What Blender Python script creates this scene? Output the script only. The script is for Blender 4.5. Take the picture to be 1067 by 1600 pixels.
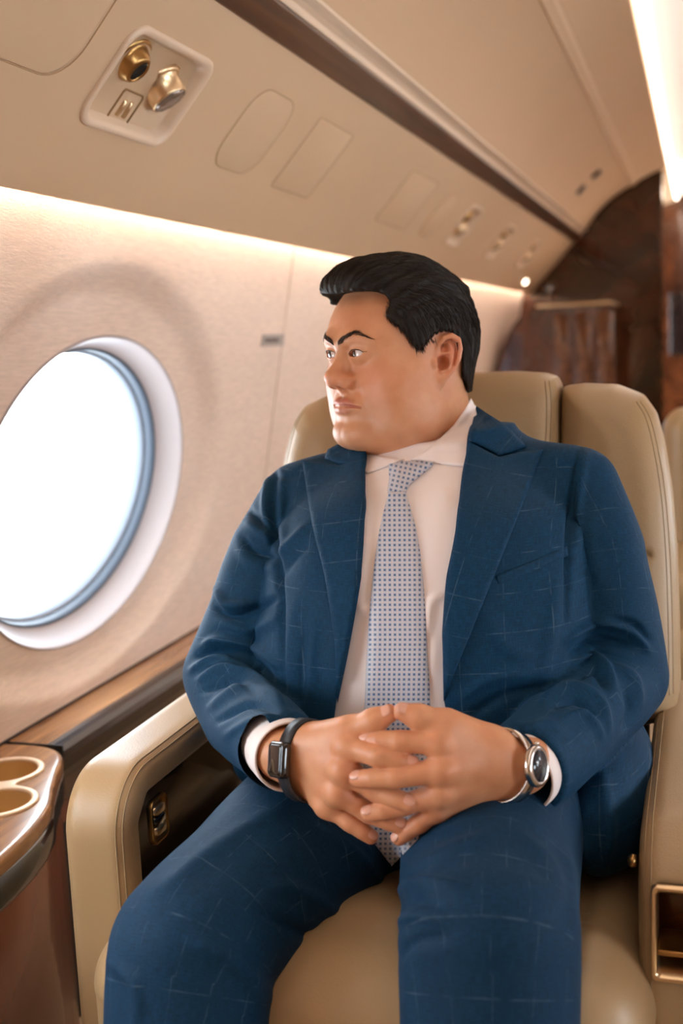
import bpy, bmesh, math, random
import numpy as np
from mathutils import Vector, Matrix
from mathutils.bvhtree import BVHTree
from mathutils.geometry import delaunay_2d_cdt

for o in list(bpy.data.objects):
    bpy.data.objects.remove(o, do_unlink=True)
scene = bpy.context.scene
COL = scene.collection
rng = np.random.default_rng(7)
random.seed(7)
VOX = 1.0                     # scale of the modelling grid

# ------------------------------------------------------------------ camera
FPX, CX, CY = 1800.0, 533.5, 800.0          # focal length in pixels of the 1067x1600 frame
CAMPOS = np.array([0.0, 0.0, 1.08])
_d = np.array([(1098 - CX) / FPX, (CY - 515) / FPX, 1.0]); _d /= np.linalg.norm(_d)
_z = np.array([0, 1.0, 0]) - _d * _d[1]; _z /= np.linalg.norm(_z)
_x = np.cross(_d, _z)
if _x[0] < 0: _x = -_x
CM = np.array([_x, _d, _z])                 # world = CM @ (right, up, forward)
cam = bpy.data.cameras.new('camera')
cam.sensor_fit = 'VERTICAL'; cam.sensor_height = 36.0; cam.sensor_width = 24.0
cam.lens = FPX / 1600 * 36.0
cam.clip_start = 0.02
cam.dof.use_dof = True; cam.dof.focus_distance = 1.32; cam.dof.aperture_fstop = 3.4
camo = bpy.data.objects.new('camera', cam); COL.objects.link(camo)
R_, U_, F_ = CM[:, 0], CM[:, 1], CM[:, 2]
camo.matrix_world = Matrix(((R_[0], U_[0], -F_[0], CAMPOS[0]), (R_[1], U_[1], -F_[1], CAMPOS[1]),
                            (R_[2], U_[2], -F_[2], CAMPOS[2]), (0, 0, 0, 1)))
scene.camera = camo

# ------------------------------------------------------------------ world, exposure
scene.view_settings.view_transform = 'Standard'
scene.view_settings.look = 'None'
scene.view_settings.gamma = 1.0
scene.view_settings.use_curve_mapping = False
scene.view_settings.exposure = 0.04
scene.cycles.use_denoising = True
scene.cycles.max_bounces = 8
scene.cycles.diffuse_bounces = 5
scene.cycles.sample_clamp_indirect = 6.0
SKY = 12.5
wd = bpy.data.worlds.new('sky'); scene.world = wd; wd.use_nodes = True
nt = wd.node_tree; nt.nodes.clear()
tc = nt.nodes.new('ShaderNodeTexCoord'); nz = nt.nodes.new('ShaderNodeTexNoise'); nz.inputs['Scale'].default_value = 5.0
nz.inputs['Detail'].default_value = 6
cr = nt.nodes.new('ShaderNodeValToRGB')
cr.color_ramp.elements[0].position = 0.35; cr.color_ramp.elements[0].color = (0.80, 0.91, 1.0, 1)
cr.color_ramp.elements[1].position = 0.6; cr.color_ramp.elements[1].color = (0.93, 0.97, 1.0, 1)
bg = nt.nodes.new('ShaderNodeBackground'); bg.inputs['Strength'].default_value = SKY
ow = nt.nodes.new('ShaderNodeOutputWorld')
nt.links.new(tc.outputs['Generated'], nz.inputs['Vector']); nt.links.new(nz.outputs['Fac'], cr.inputs['Fac'])
nt.links.new(cr.outputs['Color'], bg.inputs['Color']); nt.links.new(bg.outputs[0], ow.inputs[0])

def area_light(name, loc, direction, sx, sy, power, color, portal=False):
    l = bpy.data.lights.new(name, 'AREA'); l.shape = 'RECTANGLE'; l.size = sx; l.size_y = sy
    l.energy = power; l.color = color
    if portal: l.cycles.is_portal = True
    o = bpy.data.objects.new(name, l); COL.objects.link(o); o.location = loc
    o.rotation_euler = Vector(direction).to_track_quat('-Z', 'Y').to_euler()
    return o
WIN_Z = 0.843
WIN_L = [0.62, 1.761, 4.7]           # window centres on the left wall
WIN_R = [0.35, 1.6, 2.9]         # and on the right wall
XR = 1.20
for wy in WIN_L[:2]:
    area_light('daylight_window', (-1.135, wy, WIN_Z + .02), (1, 0, -.19), 0.5, 0.66, 1, (1, 1, 1), portal=True)
for wy in WIN_R:
    area_light('daylight_window', (XR + 0.13, wy, WIN_Z), (-1, 0, 0), 0.62, 0.62, 4.0, (0.80, 0.90, 1.0))
LED_COL = (1.0, 0.87, 0.73)
CEIL_COL = (1.0, 0.88, 0.76)
LED_COVE, LED_EDGE, LED_PANEL = 68.0, 9.0, 0.45
# warm area lights added under the light trough as fill
area_light('ceiling_fill', (0.15, 0.2, 1.80), (0.0, 0.15, -1), 0.4, 2.6, 2.2, CEIL_COL)
area_light('ceiling_fill', (0.15, 3.6, 1.80), (0.0, 0.0, -1), 0.4, 3.0, 4.0, CEIL_COL)

# ------------------------------------------------------------------ helpers
def ray(px, py):
    return CM @ np.array([(px - CX) / FPX, (CY - py) / FPX, 1.0])
def at(px, py, Y):
    r = ray(px, py); return CAMPOS + r * (Y / r[1])
def atX(px, py, X):
    r = ray(px, py); return CAMPOS + r * (X / r[0])
def atZ(px, py, Z):
    r = ray(px, py); return CAMPOS + r * ((Z - CAMPOS[2]) / r[2])
def proj(P):
    v = (P - CAMPOS) @ CM
    return np.stack([CX + FPX * v[:, 0] / v[:, 2], CY - FPX * v[:, 1] / v[:, 2]], 1), v[:, 2]
def lin(h):
    h = h.lstrip('#'); c = [int(h[i:i + 2], 16) / 255 for i in (0, 2, 4)]
    return tuple(x / 12.92 if x <= 0.04045 else ((x + 0.055) / 1.055) ** 2.4 for x in c) + (1.0,)

def tag(o, label=None, cat=None, group=None, kind=None):
    if label: o['label'] = label
    if cat: o['category'] = cat
    if group: o['group'] = group
    if kind: o['kind'] = kind
    return o
def empty(name, loc, label=None, cat=None, group=None, kind=None):
    o = bpy.data.objects.new(name, None); COL.objects.link(o); o.location = loc
    o.empty_display_size = 0.05
    return tag(o, label, cat, group, kind)
def link(name, me, m=None, parent=None, smooth=True):
    if m is not None: me.materials.append(m)
    if smooth: me.shade_smooth()
    o = bpy.data.objects.new(name, me); COL.objects.link(o)
    if parent is not None:
        o.parent = parent
        o.matrix_parent_inverse = Matrix.Translation(Vector(world_loc(parent))).inverted()
    return o
def world_loc(o):
    l = Vector(o.location) if o.parent is None else Vector(o.location) + Vector((0, 0, 0))
    return l if o.parent is None else l + (Vector(world_loc(o.parent)) if o.matrix_parent_inverse == Matrix() else Vector((0, 0, 0)))
def mesh(name, V, Fc, m=None, parent=None, smooth=True):
    me = bpy.data.meshes.new(name)
    V = np.asarray(V, dtype=np.float32)
    if isinstance(Fc, np.ndarray):
        n, k = Fc.shape
        me.vertices.add(len(V)); me.vertices.foreach_set('co', V.ravel())
        me.loops.add(n * k); me.loops.foreach_set('vertex_index', Fc.astype(np.int32).ravel())
        me.polygons.add(n); me.polygons.foreach_set('loop_start', np.arange(0, n * k, k, dtype=np.int32))
        me.update(calc_edges=True); me.validate()
    else:
        me.from_pydata([tuple(map(float, v)) for v in V], [], [tuple(map(int, f)) for f in Fc]); me.update()
    return link(name, me, m, parent, smooth)
def bm_obj(name, bm, m, parent=None, smooth=True, autosmooth=None):
    bmesh.ops.recalc_face_normals(bm, faces=bm.faces)
    me = bpy.data.meshes.new(name); bm.to_mesh(me); bm.free()
    o = link(name, me, m, parent, smooth)
    return o
def bevel(o, w, seg=3, angle=35):
    md = o.modifiers.new('bevel', 'BEVEL'); md.width = w; md.segments = seg; md.limit_method = 'ANGLE'
    md.angle_limit = math.radians(angle); md.harden_normals = False
    return o
def box_bm(bm, lo, hi):
    vs = [bm.verts.new((x, y, z)) for x in (lo[0], hi[0]) for y in (lo[1], hi[1]) for z in (lo[2], hi[2])]
    for f in ((0, 1, 3, 2), (4, 6, 7, 5), (0, 4, 5, 1), (2, 3, 7, 6), (0, 2, 6, 4), (1, 5, 7, 3)):
        bm.faces.new([vs[i] for i in f])
def box(name, lo, hi, m, parent=None, bev=0.0, seg=3):
    bm = bmesh.new(); box_bm(bm, lo, hi)
    o = bm_obj(name, bm, m, parent, smooth=bev > 0)
    if bev: bevel(o, bev, seg)
    return o
def extrude_y(name, prof, y0, y1, m, parent=None, closed=True, smooth=False, bev=0.0):
    """profile of (x, z) points swept along the cabin"""
    n = len(prof); V = [(x, y0, z) for x, z in prof] + [(x, y1, z) for x, z in prof]
    Fc = [(i, (i + 1) % n, n + (i + 1) % n, n + i) for i in range(n if closed else n - 1)]
    if closed: Fc += [tuple(range(n - 1, -1, -1)), tuple(range(n, 2 * n))]
    bm = bmesh.new(); vs = [bm.verts.new(v) for v in V]
    for f in Fc: bm.faces.new([vs[i] for i in f])
    o = bm_obj(name, bm, m, parent, smooth=smooth)
    if bev: bevel(o, bev)
    return o
def tube(name, pts, rad, m, parent=None, closed=False, n=8, flat=1.0):
    pts = np.asarray(pts, float); N = len(pts)
    rad = np.broadcast_to(np.asarray(rad, float), (N,))
    V = []; up = np.array([0.1, 0.2, 1.0])
    for i in range(N):
        a = pts[(i + 1) % N] if (closed or i < N - 1) else pts[i]
        b = pts[i - 1] if (closed or i > 0) else pts[i]
        t = a - b; t /= np.linalg.norm(t) + 1e-12
        s = np.cross(t, up); s /= np.linalg.norm(s) + 1e-12
        u = np.cross(s, t)
        for k in range(n):
            an = 2 * math.pi * k / n
            V.append(pts[i] + rad[i] * (math.cos(an) * s + flat * math.sin(an) * u))
    Fc = []
    for i in range(N if closed else N - 1):
        j = (i + 1) % N
        for k in range(n):
            Fc.append((i * n + k, i * n + (k + 1) % n, j * n + (k + 1) % n, j * n + k))
    if not closed:
        Fc += [tuple(range(n - 1, -1, -1)), tuple((N - 1) * n + k for k in range(n))]
    return mesh(name, V, Fc, m, parent)
def lathe(name, prof, centre, axis, m, parent=None, n=40, cap=True, sx=1.0, ref=None):
    """profile of (radius, height) spun about an axis"""
    a = np.array(axis, float); a /= np.linalg.norm(a)
    r0 = np.array(ref if ref is not None else ((0, 0, 1) if abs(a[2]) < 0.9 else (1, 0, 0)), float)
    u = r0 - a * (r0 @ a); u /= np.linalg.norm(u); v = np.cross(a, u)
    c = np.array(centre, float); V = []; Fc = []
    for r, h in prof:
        for k in range(n):
            t = 2 * math.pi * k / n
            V.append(c + a * h + r * (sx * math.cos(t) * u + math.sin(t) * v))
    for i in range(len(prof) - 1):
        for k in range(n):
            Fc.append((i * n + k, i * n + (k + 1) % n, (i + 1) * n + (k + 1) % n, (i + 1) * n + k))
    if cap: Fc += [tuple(range(n - 1, -1, -1)), tuple((len(prof) - 1) * n + k for k in range(n))]
    bm = bmesh.new(); vs = [bm.verts.new(q) for q in V]
    for f in Fc: bm.faces.new([vs[i] for i in f])
    return bm_obj(name, bm, m, parent)

# ------------------------------------------------------------------ materials
def newmat(name):
    m = bpy.data.materials.new(name); m.use_nodes = True
    t = m.node_tree; b = t.nodes['Principled BSDF']
    return m, t, b
def pmat(name, col, rough=0.5, metal=0.0, noise=0.0, nscale=60.0, bump=0.0, bscale=300.0, spec=0.5, coat=0.0,
         stretch=(1, 1, 1), sheen=0.0, coat_rough=0.05):
    m, t, b = newmat(name)
    c = lin(col) if isinstance(col, str) else tuple(col) + (1.0,)
    b.inputs['Base Color'].default_value = c
    b.inputs['Roughness'].default_value = rough; b.inputs['Metallic'].default_value = metal
    b.inputs['Specular IOR Level'].default_value = spec
    b.inputs['Coat Weight'].default_value = coat; b.inputs['Coat Roughness'].default_value = coat_rough
    b.inputs['Sheen Weight'].default_value = sheen
    if noise or bump:
        tc = t.nodes.new('ShaderNodeTexCoord'); mp = t.nodes.new('ShaderNodeMapping')
        mp.inputs['Scale'].default_value = stretch
        t.links.new(tc.outputs['Object'], mp.inputs['Vector'])
    if noise:
        n = t.nodes.new('ShaderNodeTexNoise'); n.inputs['Scale'].default_value = nscale; n.inputs['Detail'].default_value = 5
        t.links.new(mp.outputs[0], n.inputs['Vector'])
        mr = t.nodes.new('ShaderNodeMapRange'); mr.inputs['To Min'].default_value = 1 - noise; mr.inputs['To Max'].default_value = 1 + noise
        mr.inputs['From Min'].default_value = 0.25; mr.inputs['From Max'].default_value = 0.75
        t.links.new(n.outputs['Fac'], mr.inputs['Value'])
        mx = t.nodes.new('ShaderNodeVectorMath'); mx.operation = 'SCALE'; mx.inputs[0].default_value = c[:3]
        t.links.new(mr.outputs[0], mx.inputs['Scale']); t.links.new(mx.outputs[0], b.inputs['Base Color'])
    if bump:
        n2 = t.nodes.new('ShaderNodeTexNoise'); n2.inputs['Scale'].default_value = bscale; n2.inputs['Detail'].default_value = 3
        t.links.new(mp.outputs[0], n2.inputs['Vector'])
        bp = t.nodes.new('ShaderNodeBump'); bp.inputs['Strength'].default_value = bump; bp.inputs['Distance'].default_value = 0.002
        t.links.new(n2.outputs['Fac'], bp.inputs['Height']); t.links.new(bp.outputs[0], b.inputs['Normal'])
    return m
def emat(name, col, strength):
    m, t, b = newmat(name)
    b.inputs['Base Color'].default_value = tuple(col) + (1.0,)
    b.inputs['Emission Color'].default_value = tuple(col) + (1.0,)
    b.inputs['Emission Strength'].default_value = strength
    return m
def woodmat(name, c0, c1, rough=0.12, coat=0.6, scale=3.0, stretch=(14, 0.8, 14)):
    m, t, b = newmat(name)
    tc = t.nodes.new('ShaderNodeTexCoord'); mp = t.nodes.new('ShaderNodeMapping'); mp.inputs['Scale'].default_value = stretch
    n = t.nodes.new('ShaderNodeTexNoise'); n.inputs['Scale'].default_value = scale; n.inputs['Detail'].default_value = 8
    n.inputs['Distortion'].default_value = 0.8
    r = t.nodes.new('ShaderNodeValToRGB'); r.color_ramp.elements[0].position = 0.3; r.color_ramp.elements[1].position = 0.72
    r.color_ramp.elements[0].color = lin(c0); r.color_ramp.elements[1].color = lin(c1)
    t.links.new(tc.outputs['Object'], mp.inputs[0]); t.links.new(mp.outputs[0], n.inputs['Vector'])
    t.links.new(n.outputs['Fac'], r.inputs[0]); t.links.new(r.outputs[0], b.inputs['Base Color'])
    b.inputs['Roughness'].default_value = rough; b.inputs['Coat Weight'].default_value = coat; b.inputs['Coat Roughness'].default_value = 0.04
    return m

M = {}
M['ceiling'] = pmat('cream_vinyl', '#cbab89', 0.55, noise=0.02, nscale=4, bump=0.12, bscale=900)
M['panel'] = pmat('cream_panel', '#cdb08f', 0.5, noise=0.02, nscale=3, bump=0.10, bscale=1200)
M['panel_edge'] = pmat('cream_panel_edge', '#dcc5ac', 0.35)
M['gap'] = pmat('panel_gap', '#a98a68', 0.8)
M['wall'] = pmat('grasscloth', '#f1dccd', 0.75, noise=0.10, nscale=16, bump=0.55, bscale=60, stretch=(10, 1.6, 16))
M['leather'] = pmat('beige_leather', '#a28763', 0.40, noise=0.04, nscale=9, bump=0.16, bscale=420, spec=0.45)
M['leather_thread'] = pmat('leather_seam', '#97805f', 0.7)
M['brown_leather'] = pmat('brown_leather', '#6b3a22', 0.45, noise=0.15, nscale=12, bump=0.1, bscale=300)
M['wood'] = woodmat('walnut_veneer', '#35190d', '#6b3c20')
M['wood_dark'] = woodmat('dark_walnut', '#241009', '#4f2a16', rough=0.1)
M['wood_top'] = woodmat('walnut_top', '#7a5233', '#a97c52', rough=0.2, coat=0.4, scale=4)
M['strip'] = woodmat('strip_veneer', '#2c140a', '#57301a', rough=0.32, coat=0.12)
M['burl'] = woodmat('burl_veneer', '#220e07', '#512a15', scale=2.2, stretch=(2.2, 2.2, 2.2))
M['cherry'] = woodmat('cherry_front', '#6d2f1a', '#9c5130', scale=2.0, stretch=(2.5, 2.5, 1.2), rough=0.25, coat=0.3)
M['black'] = pmat('black_gloss', '#120c0b', 0.12, coat=0.5)
M['matte_black'] = pmat('matte_black', '#0b0a0a', 0.6)
M['gold'] = pmat('brushed_gold', '#a98350', 0.30, metal=1.0)
M['nosing'] = pmat('dark_nosing', '#1d0f0b', 0.2, coat=0.25)
M['satin'] = pmat('satin_champagne', '#dcc3a6', 0.45, metal=0.35)
M['bronze'] = pmat('bronze_plate', '#8a6a45', 0.42, metal=0.35)
M['gold_pale'] = pmat('champagne_metal', '#d8bd96', 0.32, metal=1.0)
M['silver'] = pmat('polished_silver', '#d2cdc8', 0.18, metal=1.0)
M['bezel'] = pmat('window_bezel', '#b3a8a7', 0.4)
M['gasket'] = pmat('window_gasket', '#4c5663', 0.5)
M['reveal'] = pmat('window_reveal', '#a9b6c6', 0.45)
M['carpet'] = pmat('carpet', '#a08a70', 0.95, noise=0.15, nscale=300)
M['placard'] = pmat('placard', '#a9a19d', 0.35, metal=0.3)
M['ink'] = pmat('ink', '#2a2326', 0.6)
def glassmat():
    m, t, b = newmat('clear_pane'); t.nodes.remove(b)
    tr = t.nodes.new('ShaderNodeBsdfTransparent'); tr.inputs['Color'].default_value = (0.95, 0.98, 1, 1)
    gl = t.nodes.new('ShaderNodeBsdfGlossy'); gl.inputs['Roughness'].default_value = 0.02
    fr = t.nodes.new('ShaderNodeFresnel'); fr.inputs['IOR'].default_value = 1.3
    mx = t.nodes.new('ShaderNodeMixShader'); out = t.nodes['Material Output']
    t.links.new(fr.outputs[0], mx.inputs[0]); t.links.new(tr.outputs[0], mx.inputs[1]); t.links.new(gl.outputs[0], mx.inputs[2])
    t.links.new(mx.outputs[0], out.inputs[0])
    return m
M['glass'] = glassmat()

# ------------------------------------------------------------------ implicit modelling (numpy) and surface nets
def smin(a, b, k):
    h = np.clip(0.5 + 0.5 * (b - a) / k, 0, 1); return b + (a - b) * h - k * h * (1 - h)
def smax(a, b, k): return -smin(-a, -b, k)
def rcone(p, a, b, ra, rb):
    a = np.asarray(a, np.float32); b = np.asarray(b, np.float32); ba = b - a; pa = p - a
    t = np.clip(pa @ ba / (ba @ ba), 0, 1)
    q = pa - t[:, None] * ba
    return np.sqrt((q * q).sum(1)) - (ra + (rb - ra) * t)
def chain(p, pts, rad, k=0.0):
    d = None
    for i in range(len(pts) - 1):
        e = rcone(p, pts[i], pts[i + 1], rad[i], rad[i + 1])
        d = e if d is None else (np.minimum(d, e) if k == 0 else smin(d, e, k))
    return d
def ell(p, c, r, R=None):
    q = p - np.asarray(c, np.float32)
    if R is not None: q = q @ np.asarray(R, np.float32).T
    r = np.asarray(r, np.float32)
    k0 = np.sqrt(((q / r) ** 2).sum(1)); k1 = np.sqrt(((q / (r * r)) ** 2).sum(1)) + 1e-9
    return k0 * (k0 - 1) / k1
def rbox(p, c, h, r, R=None):
    q = p - np.asarray(c, np.float32)
    if R is not None: q = q @ np.asarray(R, np.float32).T
    q = np.abs(q) - (np.asarray(h, np.float32) - r)
    return np.sqrt((np.maximum(q, 0) ** 2).sum(1)) + np.minimum(q.max(1), 0) - r
def local(d, p, c, rad, fn):
    m = ((p - np.asarray(c, np.float32)) ** 2).sum(1) < rad * rad
    if m.any(): d[m] = fn(d[m], p[m])
    return d
def poly_sd(x, y, P):
    P = np.asarray(P, np.float32); n = len(P)
    d = np.full(x.shape, 1e9, np.float32); s = np.ones(x.shape, np.float32)
    for i in range(n):
        a, b = P[i], P[i - 1]; e = b - a
        wx, wy = x - a[0], y - a[1]
        t = np.clip((wx * e[0] + wy * e[1]) / (e @ e + 1e-12), 0, 1)
        d = np.minimum(d, (wx - e[0] * t) ** 2 + (wy - e[1] * t) ** 2)
        c1 = y >= a[1]; c2 = y < b[1]; c3 = e[0] * wy > e[1] * wx
        s = np.where((c1 & c2 & c3) | (~c1 & ~c2 & ~c3), -s, s)
    return s * np.sqrt(d)
def spline(P, n=8, closed=False):
    P = np.asarray(P, float); out = []; N = len(P)
    for i in range(N if closed else N - 1):
        g = lambda k: P[k % N] if closed else P[min(max(k, 0), N - 1)]
        p0, p1, p2, p3 = g(i - 1), g(i), g(i + 1), g(i + 2)
        for t in np.linspace(0, 1, n, endpoint=False):
            out.append(0.5 * ((2 * p1) + (-p0 + p2) * t + (2 * p0 - 5 * p1 + 4 * p2 - p3) * t * t + (-p0 + 3 * p1 - 3 * p2 + p3) * t ** 3))
    if not closed: out.append(P[-1])
    return np.array(out)
def surface_nets(f, lo, hi, h, slack=1.6, B=8):
    lo = np.asarray(lo, np.float64); hi = np.asarray(hi, np.float64)
    nb = np.ceil((hi - lo) / (h * B)).astype(int) + 1
    n = nb * B
    bc = np.stack(np.meshgrid(*[np.arange(k) for k in nb], indexing='ij'), -1).reshape(-1, 3)
    cen = (lo + (bc * B + (B - 1) / 2) * h).astype(np.float32)
    dc = np.concatenate([f(c) for c in np.array_split(cen, max(1, len(cen) // 200000))])
    keep = np.abs(dc) < slack * h * B * 0.87
    vals = np.repeat(np.repeat(np.repeat(dc.reshape(nb), B, 0), B, 1), B, 2).astype(np.float32)
    vals = np.sign(vals) * 1.0
    off = np.stack(np.meshgrid(*[np.arange(B)] * 3, indexing='ij'), -1).reshape(-1, 3)
    kb = bc[keep]
    for ch in np.array_split(kb, max(1, len(kb) // 500)):
        idx = (ch[:, None, :] * B + off[None]).reshape(-1, 3)
        v = f((lo + idx * h).astype(np.float32))
        vals[idx[:, 0], idx[:, 1], idx[:, 2]] = v
    ins = vals < 0
    c = ins[:-1, :-1, :-1].astype(np.int8)
    tot = np.zeros_like(c)
    for dx in (0, 1):
        for dy in (0, 1):
            for dz in (0, 1):
                tot += ins[dx:n[0] - 1 + dx, dy:n[1] - 1 + dy, dz:n[2] - 1 + dz]
    act = np.argwhere((tot > 0) & (tot < 8))
    cid = np.full(tot.shape, -1, np.int32); cid[act[:, 0], act[:, 1], act[:, 2]] = np.arange(len(act))
    acc = np.zeros((len(act), 3)); cnt = np.zeros(len(act))
    cv = {}
    for dx in (0, 1):
        for dy in (0, 1):
            for dz in (0, 1):
                cv[(dx, dy, dz)] = np.clip(vals[act[:, 0] + dx, act[:, 1] + dy, act[:, 2] + dz], -2 * h, 2 * h)
    for ax in range(3):
        for o1 in (0, 1):
            for o2 in (0, 1):
                a = [0, 0, 0]; oth = [k for k in range(3) if k != ax]; a[oth[0]] = o1; a[oth[1]] = o2
                b = list(a); b[ax] = 1
                va, vb = cv[tuple(a)], cv[tuple(b)]
                m = (va < 0) != (vb < 0)
                t = np.where(m, va / (va - vb + 1e-20), 0)
                pt = np.array(a, float)[None] + t[:, None] * (np.array(b) - np.array(a))[None]
                acc[m] += pt[m]; cnt[m] += 1
    V = lo + (act + acc / np.maximum(cnt, 1)[:, None]) * h
    Q = []
    for ax in range(3):
        sl0 = [slice(None)] * 3; sl1 = [slice(None)] * 3
        sl0[ax] = slice(0, n[ax] - 1); sl1[ax] = slice(1, n[ax])
        A = ins[tuple(sl0)]; Bv = ins[tuple(sl1)]
        e = np.argwhere(A != Bv)
        o1, o2 = [(1, 2), (2, 0), (0, 1)][ax]
        ok = (e[:, o1] > 0) & (e[:, o2] > 0) & (e[:, o1] < n[o1] - 1) & (e[:, o2] < n[o2] - 1)
        e = e[ok]
        def cell(d1, d2):
            k = e.copy(); k[:, o1] -= d1; k[:, o2] -= d2
            return cid[k[:, 0], k[:, 1], k[:, 2]]
        q = np.stack([cell(1, 1), cell(0, 1), cell(0, 0), cell(1, 0)], 1)
        fl = ~A[e[:, 0], e[:, 1], e[:, 2]]
        q[fl] = q[fl][:, ::-1]
        Q.append(q)
    Q = np.concatenate(Q); Q = Q[(Q >= 0).all(1)]
    return V, Q
def relax(V, Q, it=1, lam=0.5):
    for _ in range(it):
        acc = np.zeros_like(V); cnt = np.zeros(len(V))
        for i in range(4):
            j = (i + 1) % 4
            np.add.at(acc, Q[:, i], V[Q[:, j]]); np.add.at(cnt, Q[:, i], 1)
            np.add.at(acc, Q[:, j], V[Q[:, i]]); np.add.at(cnt, Q[:, j], 1)
        V = V + lam * (acc / np.maximum(cnt, 1)[:, None] - V)
    return V
def normals(V, Q):
    n = np.cross(V[Q[:, 2]] - V[Q[:, 0]], V[Q[:, 3]] - V[Q[:, 1]])
    N = np.zeros_like(V)
    for i in range(4): np.add.at(N, Q[:, i], n)
    return N / (np.linalg.norm(N, axis=1)[:, None] + 1e-12)
def attr(o, name, data, kind='FLOAT_VECTOR'):
    a = o.data.attributes.new(name, kind, 'POINT')
    if kind == 'FLOAT_VECTOR': a.data.foreach_set('vector', np.asarray(data, np.float32).ravel())
    elif kind == 'FLOAT': a.data.foreach_set('value', np.asarray(data, np.float32).ravel())
# ================================================================== the cabin
YB = 6.1                                    # bulkhead
XW = -0.98
Y0 = -2.0
S = lambda o: tag(o, kind='structure')

# ---- left wall: flat runs between windows, and a dished panel round each window
TILT = math.radians(11.0)                   # the side wall leans in towards the top
def wall_pt(X, sgn, tilt, y, v, h=0.0):     # v up the wall from the window's height, h out of it into the cabin
    return np.array([X + sgn * (v * math.sin(tilt) + h * math.cos(tilt)), y, WIN_Z + v * math.cos(tilt) - h * math.sin(tilt)])
def dish(y, v, wy):
    e = math.sqrt(((y - wy + .02) / 0.52) ** 2 + (v / (0.395 if v > 0 else 0.345)) ** 2)
    t = min(max((1.0 - e) / 0.15, 0), 1)
    return -0.030 * t * t * (3 - 2 * t)
def wall_with_windows(name, X, sgn, tilt, centres, half, v0, v1, y0, y1, m):
    V = []; Fc = []
    segs = []; y = y0
    for wy in centres:
        if wy - half > y: segs.append(('flat', y, wy - half))
        segs.append(('win', wy)); y = wy + half
    segs.append(('flat', y, y1))
    AY, AZ = 0.354, 0.271
    for s in segs:
        b = len(V)
        if s[0] == 'flat':
            V += [wall_pt(X, sgn, tilt, *q) for q in ((s[1], v0), (s[2], v0), (s[2], v1), (s[1], v1))]
            Fc.append((b, b + 1, b + 2, b + 3) if sgn > 0 else (b + 3, b + 2, b + 1, b))
        else:
            wy = s[1]; n = 200; rings = 44
            ts = list(np.linspace(0, 2 * math.pi, n, endpoint=False))
            def rect(t):
                c, q = math.cos(t), math.sin(t)
                kz = v1 if q > 0 else -v0
                k = min(half / abs(c) if abs(c) > 1e-9 else 1e9, kz / abs(q) if abs(q) > 1e-9 else 1e9)
                return c * k, q * k
            cor = [math.atan2(v1, half), math.pi - math.atan2(v1, half), math.pi + math.atan2(-v0, half), 2 * math.pi - math.atan2(-v0, half)]
            for cthe in cor:
                i = min(range(n), key=lambda k: abs(ts[k] - cthe)); ts[i] = cthe
            for r in range(rings + 1):
                u = r / rings
                for t in ts:
                    ry, rz = rect(t)
                    den = math.sqrt((math.cos(t) / AY) ** 2 + (math.sin(t) / AZ) ** 2)
                    ey, ez = math.cos(t) / den, math.sin(t) / den
                    yy = wy + ey + (ry - ey) * u; vv = ez + (rz - ez) * u
                    V.append(wall_pt(X, sgn, tilt, yy, vv, dish(yy, vv, wy)))
            for r in range(rings):
                for k in range(n):
                    q = (b + r * n + k, b + r * n + (k + 1) % n, b + (r + 1) * n + (k + 1) % n, b + (r + 1) * n + k)
                    Fc.append(q if sgn < 0 else q[::-1])
    return S(mesh(name, V, Fc, m))
wall_with_windows('wall_left', XW, 1, TILT, WIN_L, 0.57, -.40, .545, Y0, YB + 0.3, M['wall'])
wall_with_windows('wall_right', XR, -1, 0.0, WIN_R, 0.52, -.843, 1.2, Y0, YB + 2.0, M['wall'])
S(box('wall_left_lower', (-1.20, Y0, 0.0), (-1.16, YB + .3, 0.52), M['wall']))

def window(i, X, sgn, tilt, wy):
    r = empty('window_%d' % i, tuple(wall_pt(X, sgn, tilt, wy, 0))); S(r)
    def ring(name, prof, m):        # profile of (half width, half height, depth)
        n = 128; V = []; Fc = []
        for a, b, dpt in prof:
            for k in range(n):
                t = 2 * math.pi * k / n
                V.append(wall_pt(X, sgn, tilt, wy + a * math.cos(t), b * math.sin(t), -dpt))
        for j in range(len(prof) - 1):
            for k in range(n):
                q = (j * n + k, j * n + (k + 1) % n, (j + 1) * n + (k + 1) % n, (j + 1) * n + k)
                Fc.append(q if sgn > 0 else q[::-1])
        return mesh(name, V, Fc, m, r)
    dd = 0.030
    ring('window_bezel', [(0.356, 0.273, dd + 0.002), (0.355, 0.272, dd - 0.003), (0.353, 0.270, dd - 0.004), (0.351, 0.268, dd - 0.002),
                          (0.349, 0.266, dd + 0.004), (0.343, 0.261, dd + .018), (0.334, 0.254, dd + .032), (0.326, 0.247, dd + .040), (0.323, 0.244, dd + .042)], M['bezel'])
    ring('window_gasket', [(0.323, 0.244, dd + .042), (0.319, 0.240, dd + .043), (0.318, 0.239, dd + .054), (0.316, 0.237, dd + .064)], M['gasket'])
    ring('window_reveal', [(0.316, 0.237, dd + .064), (0.311, 0.232, dd + .065), (0.310, 0.231, dd + .095), (0.308, 0.229, dd + .125)], M['reveal'])
    n = 96
    V = [wall_pt(X, sgn, tilt, wy + 0.309 * math.cos(2 * math.pi * k / n), 0.230 * math.sin(2 * math.pi * k / n), -(dd + .122)) for k in range(n)]
    mesh('window_pane', V, [tuple(range(n))], M['glass'], r, smooth=False)
    return r
k = 1
for wy in WIN_L: window(k, XW, 1, TILT, wy); k += 1
for wy in WIN_R: window(k, XR, -1, 0.0, wy); k += 1

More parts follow.
